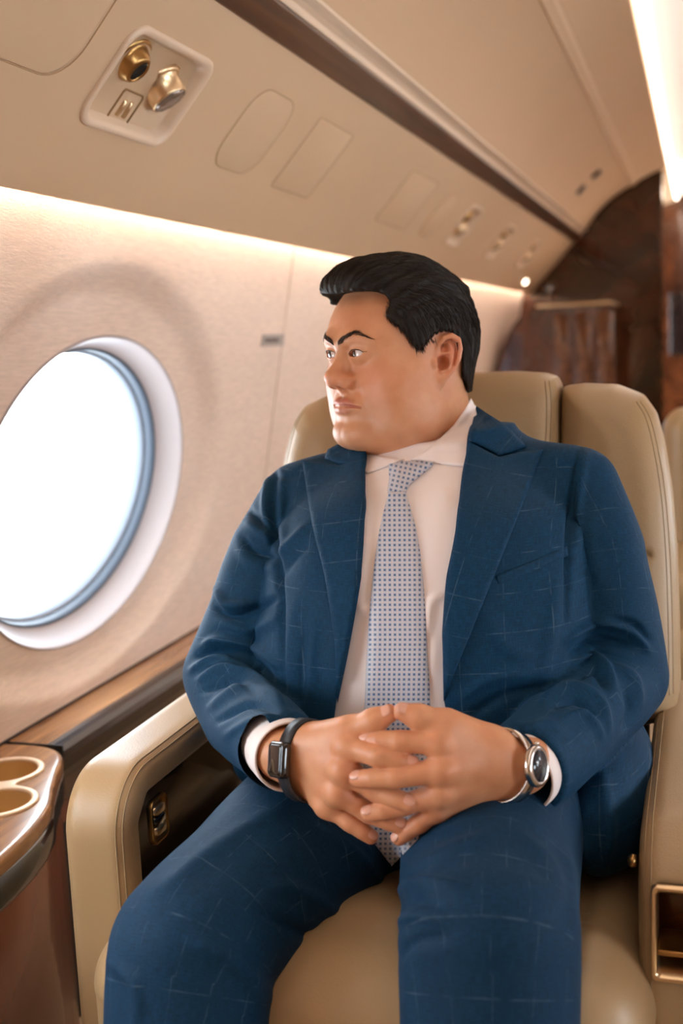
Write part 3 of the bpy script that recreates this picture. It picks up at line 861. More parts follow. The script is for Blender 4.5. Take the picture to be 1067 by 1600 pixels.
stud = lathe('belt_stud', [(.006, 0), (.007, .004), (.004, .008), (.0005, .009)], (-.064, 1.13, float(at(993, 1352, 1.12)[2])), (-1, 0, 0), M['gold'], GR)

# ================================================================== far fittings
# curved wood cabinet by the far bulkhead
cab = empty('wood_cabinet', (-.66, 6.2, 0), 'glossy dark wood cabinet with a pale top edge before the far bulkhead', 'cabinet')
cx0, cz1 = float(at(838, 480, 5.5)[0]), float(at(860, 480, 5.5)[2])
cx1 = float(at(952, 490, 5.5)[0])
prof = [(cx0 - .22, 0.0)] + [(cx0 - .22 + .22 * (1 - math.cos(math.radians(a))), cz1 - .55 + .55 * math.sin(math.radians(a))) for a in range(0, 91, 10)] + [(cx1, cz1), (cx1, 0.0)]
extrude_y('cabinet_body', prof, 5.5, 5.98, M['burl'], cab)
box('cabinet_top', (cx0 + .0, 5.48, cz1), (cx1 + .01, 5.99, cz1 + .014), M['gold_pale'], cab, bev=.004)
for i in range(3):
    xx = cx0 + .08 + i * (cx1 - cx0) * .3
    box('cabinet_panel', (xx, 5.492, .4), (xx + (cx1 - cx0) * .22, 5.50, cz1 - .03), M['wood'], cab, bev=.003)
# screen on the wall past the bulkhead
sc = tag(box('wall_screen', tuple(at(1046, 555, YB + 1.95) * [1, 0, 1] + [0, YB + 1.95, 0]), tuple(at(1100, 455, YB + 1.95) * [1, 0, 1] + [0, YB + 1.99, 0]), M['black'], bev=.004),
    'dark screen on the far wooden wall beyond the doorway', 'screen')
# the seat farther back, a sliver of it beyond the backrest
fs = empty('cabin_seat', (.07, 2.75, 0), 'beige leather seat farther back, partly hidden behind the lounge chair', 'seat')
sdf_obj('backrest', lambda p: rbox(p, (.12, 2.85, .69), (.21, .08, .21), .05), (-.12, 2.72, .46), (.36, 2.98, .98), .008, M['leather'], fs)
sdf_obj('seat_cushion', lambda p: rbox(p, (.12, 2.55, .40), (.21, .26, .09), .05), (-.12, 2.25, .28), (.36, 2.86, .52), .01, M['leather'], fs)
sdf_obj('armrest', lambda p: rbox(p, (-.06, 2.62, .46), (.05, .28, .13), .035), (-.14, 2.3, .30), (.02, 2.94, .62), .008, M['leather'], fs)
box('seat_base', (-.05, 2.35, 0), (.3, 2.85, .33), M['matte_black'], fs)
# ================================================================== the man
man = empty('person', (-.33, 1.35, .45), 'man in a navy check suit and dotted tie, seated with fingers interlaced', 'person')
BARY = np.array([-.3765, 1.4704, 1.067])

# ---------------------------------------------------------------- head frame: x forward, y his left, z up; origin at eye level between the ears
EAR_W = at(697, 560, 1.435)
_ang = math.atan2(-EAR_W[1], -EAR_W[0]) - math.radians(50)
HF = np.array([math.cos(_ang), math.sin(_ang), 0.0]); HL = np.array([-HF[1], HF[0], 0.0]); HU = np.array([0, 0, 1.0])
_pt = math.radians(2.0)                                     # chin slightly raised
HF, HU = HF * math.cos(_pt) + HU * math.sin(_pt), HU * math.cos(_pt) - HF * math.sin(_pt)
HM = np.array([HF, HL, HU])                                 # local = HM @ (world - HO)
HO = EAR_W - HM.T @ np.array([-.008, .081, -.008])
def to_head(p): return (p - HO.astype(np.float32)) @ HM.T.astype(np.float32)
def from_head(q): return np.asarray(q) @ HM + HO

_T = np.array([  # z, front x, half width, back x
    [.075, .066, .060, -.070], [.060, .080, .068, -.080], [.045, .0885, .0725, -.086], [.030, .0945, .0755, -.088], [.016, .0975, .0765, -.088],
    [.004, .0940, .0770, -.088], [-.008, .0905, .0780, -.086], [-.022, .0900, .0790, -.082], [-.036, .0900, .0790, -.076], [-.050, .0905, .0782, -.068],
    [-.064, .0915, .0770, -.060], [-.078, .0905, .0750, -.052], [-.090, .0890, .0720, -.044], [-.102, .0915, .0675, -.036], [-.112, .0905, .0610, -.028],
    [-.122, .0830, .0520, -.020], [-.130, .0680, .0400, -.012], [-.136, .0420, .0240, -.004]])
_zz = np.linspace(_T[-1, 0], _T[0, 0], 300)
_zo = np.argsort(_T[:, 0]); _zs = _T[_zo, 0]
def _smooth_tab(c):
    v = np.interp(_zz, _zs, _T[_zo, c]); k = np.hanning(21); k /= k.sum()
    return np.convolve(np.pad(v, 10, 'edge'), k, 'valid')
_tab = [_smooth_tab(c) for c in (1, 2, 3)]
EYE = (.0830, .0270, .000); ER = .0125
def lid_open(y, z, s):
    """signed: negative inside the almond opening, y measured outward from the nose"""
    t = (y - EYE[1]) / .0125
    up = .0042 * np.sqrt(np.clip(1 - t * t, 0, 1)) * (1 - .10 * t)
    lo = .0040 * np.sqrt(np.clip(1 - t * t, 0, 1)) * (1 + .15 * t)
    zc = z - EYE[2] - .0012 * t + .0006
    return np.where(zc > 0, zc - up, -zc - lo) + np.where(np.abs(t) > 1, (np.abs(t) - 1) * .015, 0)
UPL = [(.0970, 0, -.0655), (.0957, .008, -.0651), (.0915, .0185, -.0680), (.0860, .0275, -.0708)]
LOL = [(.0958, 0, -.0755), (.0943, .010, -.0752), (.0902, .0185, -.0736), (.0857, .0275, -.0713)]
FS = .935
def warp(p): return np.stack([p[:, 0], p[:, 1], np.where(p[:, 2] < 0, p[:, 2] / FS, p[:, 2])], 1).astype(np.float32)
def head_sdf(w):
    p0 = to_head(w); p = warp(p0); x, y, z = p[:, 0], p[:, 1], p[:, 2]; ay = np.abs(y)
    ps = np.stack([x, ay, z], 1)
    d = ell(p, (-.004, 0, .030), (.093, .0765, .078))
    xf, hw, xb = (np.interp(z, _zz, t) for t in _tab)
    xc = np.interp(z, [-.136, -.09, -.05, 0, .075], [.030, .022, .008, -.002, -.004])
    n = np.interp(z, [-.136, -.10, -.06, -.03, .0, .03, .075], [2.1, 2.0, 1.98, 2.1, 2.45, 2.6, 2.4])
    sx = np.where(x > xc, (x - xc) / (xf - xc), (xc - x) / (xc - xb))
    rr = (np.abs(sx) ** n + (ay / hw) ** n) ** (1 / n)
    fd = (rr - 1) * hw * .85
    fd = np.maximum(fd, np.maximum(z - .070, -.136 - z))
    d = smin(d, fd, .022)
    # neck, thick under the jaw
    nk = rcone(p0, (-.030, 0, -.045), (-.040, 0, -.21), .062, .076)
    d = smin(d, nk, .022)
    d = smin(d, ell(p, (.020, 0, -.118), (.060, .052, .030)), .030)           # soft throat
    # cheek fullness, cheek bone
    d = smin(d, ell(ps, (.047, .048, -.042), (.030, .028, .034)), .030)
    d = smin(d, ell(ps, (.026, .060, -.085), (.036, .021, .030)), .028)
    # brow
    d = smin(d, chain(ps, [(.0955, .005, .012), (.0935, .024, .0190), (.078, .046, .015)], [.006, .007, .006]), .014)
    # eye sockets
    d = smax(d, -ell(ps, (.1050, .0270, .0020), (.013, .021, .0080)), .010)
    # nose
    def nose(d_, q):
        qs = np.stack([q[:, 0], np.abs(q[:, 1]), q[:, 2]], 1)
        b = chain(q, [(.088, 0, .012), (.0905, 0, -.001), (.0985, 0, -.017), (.1055, 0, -.029)], [.0085, .0085, .0105, .0118])
        d_ = smin(d_, b, .012)
        d_ = smin(d_, ell(q, (.1065, 0, -.0330), (.0125, .0130, .0105)), .008)
        d_ = smin(d_, ell(qs, (.0955, .0145, -.0385), (.0135, .0085, .0095)), .007)
        d_ = smin(d_, rcone(q, (.101, 0, -.042), (.093, 0, -.053), .0045, .005), .006)
        d_ = smax(d_, -ell(qs, (.1010, .0080, -.0480), (.0075, .0042, .0055)), .003)
        return d_
    d = local(d, p, (.092, 0, -.02), .062, nose)
    # eyelids
    def lids(d_, q):
        qs = np.stack([q[:, 0], np.abs(q[:, 1]), q[:, 2]], 1)
        d_ = smin(d_, ell(qs, EYE, (ER + .0018, ER + .0035, ER + .0010)), .006)
        # crease above the lid
        cz = np.abs(qs[:, 2] - (.0088 - .10 * (qs[:, 1] - EYE[1])) )
        op = lid_open(qs[:, 1], qs[:, 2], 1)
        cut = np.maximum(op, (EYE[0] - .002) - qs[:, 0])
        d_ = smax(d_, -cut, .0012)
        return d_
    for s in (1, -1):
        d = local(d, p, (.085, s * .0315, 0), .026, lids)
    # mouth
    def mouth(d_, q):
        qs = np.stack([q[:, 0], np.abs(q[:, 1]), q[:, 2]], 1)
        d_ = smin(d_, ell(q, (.078, 0, -.072), (.0165, .030, .018)), .014)     # muzzle
        up = chain(qs, UPL, [.0050, .0052, .0042, .0018])
        lo = chain(qs, LOL, [.0056, .0054, .0042, .0018])
        d_ = smin(d_, up, .005); d_ = smin(d_, lo, .0055)
        d_ = smax(d_, -chain(qs, [(.1033, 0, -.0706), (.1005, .010, -.0700), (.0945, .020, -.0706), (.0880, .0290, -.0722)], [.0018, .0018, .0018, .0014]), .0020)
        d_ = d_ + .0016 * np.exp(-(q[:, 1] / .004) ** 2 - ((q[:, 2] + .056) / .007) ** 2)   # philtrum
        return d_
    d = local(d, p, (.09, 0, -.072), .045, mouth)
    # chin
    d = smin(d, ell(ps, (.080, .007, -.108), (.014, .019, .014)), .020)
    d = d + .0012 * np.exp(-((z + .0935) / .006) ** 2 - (y / .022) ** 2 - ((x - .095) / .02) ** 2)
    # nasolabial fold
    fl = chain(ps, [(.092, .022, -.044), (.086, .030, -.060), (.078, .034, -.076)], [0, 0, 0])
    d = d + .0012 * np.exp(-(fl / .005) ** 2)
    # ears
    def ear(d_, q):
        qs = np.stack([q[:, 0], np.abs(q[:, 1]), q[:, 2]], 1)
        return ear_sdf(d_, qs)
    for s in (1, -1):
        d = local(d, p0, (-.012, s * .085, -.008), .052, ear)
    return d
# ear frame: e1 runs back and outward along the ear plate, e2 outward normal, e3 up (tilted back)
_ea = math.radians(24)
E1 = np.array([-math.cos(_ea), math.sin(_ea), 0]); E2 = np.array([math.sin(_ea), math.cos(_ea), 0]); E3 = np.array([0, 0, 1.0])
_tl = math.radians(10)
E1, E3 = E1 * math.cos(_tl) - E3 * math.sin(_tl), E3 * math.cos(_tl) + E1 * math.sin(_tl)
EO = np.array([.006, .0765, -.008])
EM = np.array([E1, E2, E3]).astype(np.float32)
def ear_sdf(d, qs):
    e = (qs - EO.astype(np.float32)) @ EM.T
    hel = [(-.001, .001, .006), (.000, .004, .017), (.005, .0065, .0265), (.014, .0075, .0310), (.0235, .0065, .0275), (.0285, .005, .017), (.0285, .004, .004), (.0245, .0035, -.009),
           (.0180, .003, -.019), (.0105, .002, -.026)]
    plate = ell(e, (.0135, -.001, .002), (.0150, .0032, .0285))
    plate = smin(plate, ell(e, (.0065, .001, -.0265), (.0075, .0036, .0100)), .008)       # lobe
    out = smin(plate, chain(e, hel, [.0026, .0030, .0034, .0036, .0036, .0034, .0033, .0032, .0033, .0036]), .003)
    out = smin(out, chain(e, [(.0135, .0035, .020), (.0185, .004, .012), (.0195, .004, .001), (.0165, .004, -.009), (.0100, .0035, -.0145)], [.002, .0028, .0032, .0032, .0028]), .003)
    out = smin(out, chain(e, [(.0185, .004, .010), (.009, .003, .009), (.002, .002, .0045)], [.0022, .0022, .002]), .003)
    out = smin(out, ell(e, (-.0010, .003, -.007), (.0050, .0042, .0060)), .003)            # tragus
    d = smin(d, out, .004)
    d = smax(d, -ell(e, (.0098, .0030, -.004), (.0080, .0135, .0092)), .002)               # concha
    d = smax(d, -ell(e, (.0085, .0048, .0150), (.0055, .0080, .0058)), .002)
    d = smax(d, -ell(e, (.0238, .0058, .010), (.0022, .0058, .0165)), .0015)
    return d

# ---------------------------------------------------------------- hands, built joint by joint
def A(px, py, Y): return tuple(at(px, py, Y))
HR = dict(
    wrist=A(440, 1178, 1.100),
    base=[A(478, 1160, 1.086), A(474, 1178, 1.084), A(472, 1196, 1.086), A(474, 1212, 1.092)],
    mcp=[A(543, 1165, 1.053), A(538, 1203, 1.046), A(528, 1238, 1.050), A(512, 1258, 1.062)],
    fing=[[A(590, 1181, 1.036), A(622, 1188, 1.038), A(640, 1193, 1.043)],
          [A(588, 1236, 1.048), A(620, 1248, 1.042), A(639, 1256, 1.042)],
          [A(576, 1270, 1.055), A(607, 1283, 1.053), A(625, 1290, 1.054)],
          [A(546, 1284, 1.056), A(567, 1299, 1.056), A(579, 1307, 1.058)]],
    thumb=[A(492, 1165, 1.090), A(545, 1142, 1.064), A(584, 1127, 1.056), A(608, 1115, 1.056)], s=1)
HLf = dict(
    wrist=A(815, 1198, 1.110),
    base=[A(772, 1168, 1.094), A(778, 1186, 1.090), A(780, 1206, 1.092), A(774, 1226, 1.098)],
    mcp=[A(688, 1160, 1.053), A(692, 1203, 1.046), A(690, 1238, 1.050), A(684, 1262, 1.060)],
    fing=[[A(626, 1159, 1.044), A(594, 1157, 1.046), A(574, 1157, 1.051)],
          [A(620, 1214, 1.033), A(583, 1216, 1.032), A(560, 1217, 1.036)],
          [A(628, 1259, 1.048), A(598, 1267, 1.043), A(577, 1271, 1.043)],
          [A(656, 1286, 1.054), A(637, 1299, 1.054), A(624, 1309, 1.056)]],
    thumb=[A(752, 1160, 1.098), A(698, 1132, 1.066), A(655, 1121, 1.056), A(629, 1112, 1.054)], s=-1)
FR = [[.0126, .0108, .0101, .0090], [.0126, .0106, .0099, .0089], [.0120, .0101, .0094, .0085], [.0110, .0094, .0087, .0079]]
def hand_sdf(p, H):
    w = H['wrist']
    palm = None
    for b, m in zip(H['base'], H['mcp']):
        e = rcone(p, b, m, .0165, .0136)
        palm = e if palm is None else smin(palm, e, .016)
        palm = smin(palm, rcone(p, w, b, .0195, .0165), .014)
    # knuckles
    for i, m in enumerate(H['mcp']):
        palm = smin(palm, np.sqrt(((p - np.asarray(m, np.float32) - np.array([0, -.0050, .001], np.float32)) ** 2).sum(1)) - .0098, .008)
    th = H['thumb']
    thd = chain(p, th, [.0185, .0142, .0122, .0094], 0)
    thd = smin(thd, np.sqrt(((p - np.asarray(th[2], np.float32)) ** 2).sum(1)) - .0126, .006)
    palm = smin(palm, rcone(p, H['base'][0], th[1], .016, .0135), .014)
    out = smin(palm, thd, .010)
    fl = []
    for f, m, r in zip(H['fing'], H['mcp'], FR):
        c = chain(p, [m] + f, r, 0)
        pip = np.asarray(f[0], np.float32)
        c = smin(c, np.sqrt(((p - pip) ** 2).sum(1)) - r[1] * 1.03, .004)
        # joint creases and the nail
        ax = pip - np.asarray(m, np.float32); ax /= np.linalg.norm(ax)
        for off in (-.0028, .0, .0028):
            t = (p - pip) @ ax - off
            c = c + .0005 * np.exp(-(t / .0010) ** 2) * (np.abs((p - pip) @ ax) < .006)
        fl.append(smin(palm, c, .007))
    for c in fl: out = np.minimum(out, c)
    return out
ELB_R, ELB_L = np.array(A(350, 1052, 1.33)), np.array(A(974, 1058, 1.37))
SH_R, SH_L = np.array(A(472, 783, 1.44)), np.array(A(900, 766, 1.455))
def skin_hands(p):
    d = np.minimum(hand_sdf(p, HR), hand_sdf(p, HLf))
    for e, H in ((ELB_R, HR), (ELB_L, HLf)):
        w = np.array(H['wrist']); a = w + (e - w) * .35
        d = smin(d, rcone(p, a, w, .0265, .0232), .012)
    return d
M['skin'] = None
def skinmat():
    m, t, b = newmat('skin')
    at_ = t.nodes.new('ShaderNodeAttribute'); at_.attribute_name = 'tone'
    sep = t.nodes.new('ShaderNodeSeparateXYZ'); t.links.new(at_.outputs['Vector'], sep.inputs[0])
    tc = t.nodes.new('ShaderNodeTexCoord'); n = t.nodes.new('ShaderNodeTexNoise'); n.inputs['Scale'].default_value = 45; n.inputs['Detail'].default_value = 5
    t.links.new(tc.outputs['Object'], n.inputs['Vector'])
    r = t.nodes.new('ShaderNodeValToRGB'); r.color_ramp.elements[0].position = .3; r.color_ramp.elements[1].position = .7
    r.color_ramp.elements[0].color = lin('#c4855d'); r.color_ramp.elements[1].color = lin('#cf956e')
    t.links.new(n.outputs['Fac'], r.inputs[0]); last = r.outputs[0]
    for ch, col in (('X', '#ad5a4a'), ('Y', '#d07a5e'), ('Z', '#7d5c49')):      # lips, flush, shaved beard
        mx = t.nodes.new('ShaderNodeMix'); mx.data_type = 'RGBA'
        t.links.new(sep.outputs[ch], mx.inputs[0]); t.links.new(last, mx.inputs[6]); mx.inputs[7].default_value = lin(col)
        last = mx.outputs[2]
    t.links.new(last, b.inputs['Base Color'])
    b.inputs['Roughness'].default_value = .47; b.inputs['Specular IOR Level'].default_value = .42
    b.inputs['Subsurface Weight'].default_value = .12; b.inputs['Subsurface Radius'].default_value = (.9, .35, .2); b.inputs['Subsurface Scale'].default_value = .004
    n2 = t.nodes.new('ShaderNodeTexNoise'); n2.inputs['Scale'].default_value = 700; n2.inputs['Detail'].default_value = 3
    t.links.new(tc.outputs['Object'], n2.inputs['Vector'])
    bp = t.nodes.new('ShaderNodeBump'); bp.inputs['Strength'].default_value = .12; bp.inputs['Distance'].default_value = .001
    t.links.new(n2.outputs['Fac'], bp.inputs['Height']); t.links.new(bp.outputs[0], b.inputs['Normal'])
    return m
M['skin'] = skinmat()
def G(p, c, s): return np.exp(-(((p - np.array(c)) / np.array(s)) ** 2).sum(1))
Vh, Qh = surface_nets(head_sdf, HO - [.15, .15, .21], HO + [.15, .15, .13], .00105 * VOX)
Vh = relax(Vh, Qh, 1, .5)
Vd, Qd = surface_nets(skin_hands, np.array([-.56, .98, .52]), np.array([-.06, 1.26, .76]), .00115 * VOX)
Vd = relax(Vd, Qd, 1, .5)
def core(p):
    d = chain(p, [(-.350, 1.49, .885), (-.33, 1.43, .80), (-.33, 1.40, .58)], [.05, .12, .12])
    d = smin(d, chain(p, [SH_L * [1, 1, .97], (-.33, 1.44, .86), SH_R * [1, 1, .97]], [.045, .09, .045]), .04)
    for s, e, H in ((SH_R, ELB_R, HR), (SH_L, ELB_L, HLf)):
        d = smin(d, chain(p, [s * [1, 1, .97], e, np.array(H['wrist']) * .8 + e * .2], [.036, .024, .022]), .01)
    for hx, kn, an in ((-.40, KN_R, AN_R), (-.25, KN_L, AN_L)):
        d = smin(d, chain(p, [(hx, 1.38, .56), kn, an], [.08, .06, .045]), .02)
    return d
KN_R, AN_R = np.array([-.492, .985, .488]), np.array([-.485, .915, .10])
KN_L, AN_L = np.array([-.190, .985, .530]), np.array([-.172, .915, .12])
Vc, Qc = surface_nets(core, (-.70, .78, .06), (.06, 1.62, 1.0), .008)
HAIRLINE = [(519, 462), (533, 459), (552, 455), (572, 453), (590, 455), (603, 460), (610, 470), (607, 482), (603, 493), (612, 502), (624, 510), (634, 520), (643, 533), (652, 544), (661, 541), (668, 532), (676, 524),
            (690, 517), (704, 517), (716, 530), (722, 548), (724, 566), (723, 582), (727, 596), (733, 612), (745, 618), (800, 600), (800, 300), (440, 300), (470, 462)]
# colour zones on the skin
q0 = to_head(Vh.astype(np.float32)); q = warp(q0); qs = np.stack([q[:, 0], np.abs(q[:, 1]), q[:, 2]], 1)
lu = chain(qs.astype(np.float32), UPL, [.0052, .0054, .0044, .0012]) - .0006
ll = chain(qs.astype(np.float32), LOL, [.0058, .0056, .0042, .0012]) - .0002
lips = np.clip(.5 - np.minimum(lu, ll) / .0024, 0, 1) * .85
inner = np.clip(1 - np.abs(lid_open(qs[:, 1], qs[:, 2], 1)) / .0012, 0, 1) * (q[:, 0] > .07) * (np.abs(q[:, 2]) < .012)
flush = .40 * G(qs, (.065, .050, -.035), (.035, .026, .024)) + .45 * G(qs, (.108, 0, -.038), (.022, .02, .014)) + .55 * (G(qs, (-.015, .088, -.006), (.026, .02, .04))) + .5 * inner
flush += .2 * G(qs, (.09, .0, .045), (.04, .06, .02))
beard = .26 * np.clip(G(qs, (.075, .02, -.098), (.05, .05, .028)) + .6 * G(qs, (.095, .0, -.060), (.02, .022, .006)) + .35 * G(qs, (.03, .07, -.07), (.035, .03, .04)), 0, 1) * (1 - lips)
_m = np.stack([q0[:, 0], np.abs(q0[:, 1]), q0[:, 2]], 1).astype(float)
_hp = proj(from_head(_m))[0].astype(np.float32)
_hd = poly_sd(_hp[:, 0], _hp[:, 1], np.array(HAIRLINE, np.float32)) * .0008
root = np.clip(1 - np.maximum(_hd, 0) / .0045, 0, 1) ** 1.5 * (np.abs(q0[:, 1]) < .0815) * np.clip((.062 - q0[:, 2]) / .01, 0, 1)
beard = np.clip(np.maximum(beard, .85 * root), 0, 1)
tone_h = np.stack([lips, np.clip(flush, 0, 1), beard], 1)
fd = np.zeros(len(Vd))
nail = np.zeros(len(Vd))
for H in (HR, HLf):
    for f in H['fing'] + [H['thumb'][1:]]:
        tip = np.array(f[-1]); fd += .30 * np.exp(-(np.linalg.norm(Vd - tip, axis=1) / .014) ** 2)
        fd += .22 * np.exp(-(np.linalg.norm(Vd - np.array(f[0]), axis=1) / .012) ** 2)
    for m_ in H['mcp']: fd += .25 * np.exp(-(np.linalg.norm(Vd - np.array(m_), axis=1) / .016) ** 2)
tone_d = np.stack([np.zeros(len(Vd)), np.clip(fd, 0, .6), np.zeros(len(Vd))], 1)
Vb = np.concatenate([Vh, Vd, Vc]); Qb = np.concatenate([Qh, Qd + len(Vh), Qc + len(Vh) + len(Vd)])
body = mesh('body', Vb, Qb, M['skin'], man)
attr(body, 'tone', np.concatenate([tone_h, tone_d, np.zeros((len(Vc), 3))]))
head_bvh = BVHTree.FromPolygons([Vector(v) for v in Vh], [tuple(q_) for q_ in Qh.tolist()])
hand_bvh = BVHTree.FromPolygons([Vector(v) for v in Vd], [tuple(q_) for q_ in Qd.tolist()])

# nails
M['nail'] = pmat('nail', '#d49c84', .3)
def nails():
    for H in (HR, HLf):
        for f, r in list(zip(H['fing'], [x[3] for x in FR])) + [(H['thumb'][1:], .0094)]:
            a, b = np.array(f[-2]), np.array(f[-1]); ax = (b - a) / np.linalg.norm(b - a)
            v = CAMPOS - b; v = v / np.linalg.norm(v)
            up = v * .75 + np.array([0, 0, .55]); up = up - ax * (up @ ax); up /= np.linalg.norm(up)
            sd = np.cross(ax, up); Vn = []; nu, nv = 9, 9
            c = b + ax * r * .25
            for i in range(nu):
                for j in range(nv):
                    s, t = (i / (nu - 1) * 2 - 1), (j / (nv - 1) * 2 - 1)
                    k = math.sqrt(max(0, 1 - (abs(t) ** 3))) 
                    X = s * .62 * r * max(k, .25); Yv = t * .72 * r
                    hgt = math.sqrt(max(r * r * 1.06 - X * X, 0)) - r * .10 * max(t, 0) ** 2 - (.0006 if t < -.9 else 0)
                    Vn.append(c + ax * (Yv - r * .30) + sd * X + up * hgt * .985)
            Fn = [(i * nv + j, (i + 1) * nv + j, (i + 1) * nv + j + 1, i * nv + j + 1) for i in range(nu - 1) for j in range(nv - 1)]
            o = mesh('fingernail', Vn, Fn, M['nail'], man)
            sdm = o.modifiers.new('thick', 'SOLIDIFY'); sdm.thickness = .0008; sdm.offset = 0
nails()

# eyes: they look out of the window, further to his right than the head
def eyemat():
    m, t, b = newmat('eye')
    a = t.nodes.new('ShaderNodeAttribute'); a.attribute_name = 'eye_angle'
    r = t.nodes.new('ShaderNodeValToRGB'); el = r.color_ramp.elements
    el[0].position = 0; el[0].color = lin('#080505'); el[1].position = 1; el[1].color = lin('#e9dfd9')
    for pos, c in ((.22, '#080505'), (.25, '#1a0c06'), (.50, '#170b06'), (.54, '#1a0d08'), (.59, '#cfc3be')):
        e = el.new(pos); e.color = lin(c)
    t.links.new(a.outputs['Fac'], r.inputs[0]); t.links.new(r.outputs[0], b.inputs['Base Color'])
    b.inputs['Roughness'].default_value = .08; b.inputs['Coat Weight'].default_value = .6
    return m
M['eye'] = eyemat()
def sphere_grid(n=40, m_=60):
    V = []; Fc = []
    for i in range(n + 1):
        th = math.pi * i / n
        for j in range(m_):
            ph = 2 * math.pi * j / m_; V.append((math.cos(th), math.sin(th) * math.cos(ph), math.sin(th) * math.sin(ph)))
    for i in range(n):
        for j in range(m_): Fc.append((i * m_ + j, i * m_ + (j + 1) % m_, (i + 1) * m_ + (j + 1) % m_, (i + 1) * m_ + j))
    return np.array(V), np.array(Fc)
SV, SF = sphere_grid()
for s in (1, -1):
    g = math.radians(-21); dr = np.array([math.cos(g), math.sin(g), -.02]); dr /= np.linalg.norm(dr)
    c = np.array([EYE[0], s * EYE[1], EYE[2]]); Vl = SV * ER
    ang = np.arccos(np.clip(SV @ dr, -1, 1))
    o = mesh('eye', from_head(c + Vl), SF, M['eye'], man)
    attr(o, 'eye_angle', np.clip(ang / 1.05, 0, 1), 'FLOAT')

# ---------------------------------------------------------------- eyebrows and hair
M['hair'] = pmat('dark_hair', '#1a120c', .62, spec=.25, noise=.25, nscale=120)
M['hair_strand'] = pmat('dark_hair_strands', '#2a1d13', .55, spec=.30)
M['brow'] = pmat('brow_hair', '#3a2a20', .6, spec=.2)
def strands(name, paths, r0, m, parent):
    """tapered three sided strands joined into one mesh"""
    V = []; Fc = []
    for P in paths:
        P = np.asarray(P); n = len(P); b = len(V)
        for i in range(n):
            t = P[min(i + 1, n - 1)] - P[max(i - 1, 0)]; t = t / (np.linalg.norm(t) + 1e-12)
            u = np.cross(t, (.3, .5, .8)); u /= np.linalg.norm(u) + 1e-12; v = np.cross(t, u)
            r = r0 * (1 - .75 * (i / (n - 1)) ** 2)
            for k in range(3):
                a = 2.094 * k; V.append(P[i] + r * (math.cos(a) * u + math.sin(a) * v))
        for i in range(n - 1):
            for k in range(3):
                Fc.append((b + i * 3 + k, b + i * 3 + (k + 1) % 3, b + (i + 1) * 3 + (k + 1) % 3, b + (i + 1) * 3 + k))
    return mesh(name, np.array(V), np.array(Fc), m, parent)
def on_head(loc_pt, off=0.0):
    w = from_head(np.array(loc_pt)); c = from_head(np.array([0.0, 0.0, loc_pt[2] * .9]))
    d = w - c; d /= np.linalg.norm(d)
    h = head_bvh.ray_cast(Vector(c + d * .25), Vector(-d))
    if h[0] is None: return w
    return np.array(h[0]) + np.array(h[1]) * off
for s in (1, -1):
    cl = spline([(.104, .0045, .0125), (.102, .012, .0160), (.094, .022, .0208), (.088, .031, .0240), (.078, .0430, .0185)], 12)
    ths = np.interp(np.linspace(0, 1, len(cl)), [0, .12, .5, .8, 1], [.0022, .0034, .0032, .0022, .0005])
    paths = []
    for _ in range(200):
        i = rng.integers(0, len(cl)); h = rng.uniform(-1, 1) * ths[i]
        k = min(i + 1, len(cl) - 1); t = cl[k] - cl[max(i - 1, 0)]; t /= np.linalg.norm(t) + 1e-9
        p0 = cl[i] + np.array([0, 0, h]); L = rng.uniform(.005, .009)
        rise = .35 * (1 - i / len(cl)) - .25 * h / .0045
        P = [on_head((p * [1, s, 1]), o_) for p, o_ in ((p0, .0002), (p0 + t * L * .5 + np.array([0, 0, L * .5 * rise]), .0011), (p0 + t * L + np.array([0, 0, L * .8 * rise]), .0010))]
        paths.append(P)
    strands('eyebrow', paths, .00025, M['brow'], man)
# lashes line
for s in (1, -1):
    P = []
    for i in range(15):
        t = -1 + 2.35 * i / 14; y = EYE[1] + .0125 * t
        z = EYE[2] - .0006 + .0012 * t + .0042 * math.sqrt(max(0, 1 - t * t)) * (1 - .1 * t)
        o_ = from_head(np.array([.20, s * y, z + .0009])); h = head_bvh.ray_cast(Vector(o_), Vector(-HF))
        P.append(np.array(h[0]) + HF * .0003)
    tube('eyelash', P, [.0004] * 3 + [.0007] * 8 + [.0005] * 2 + [.0003] * 2, M['brow'], man, n=5)

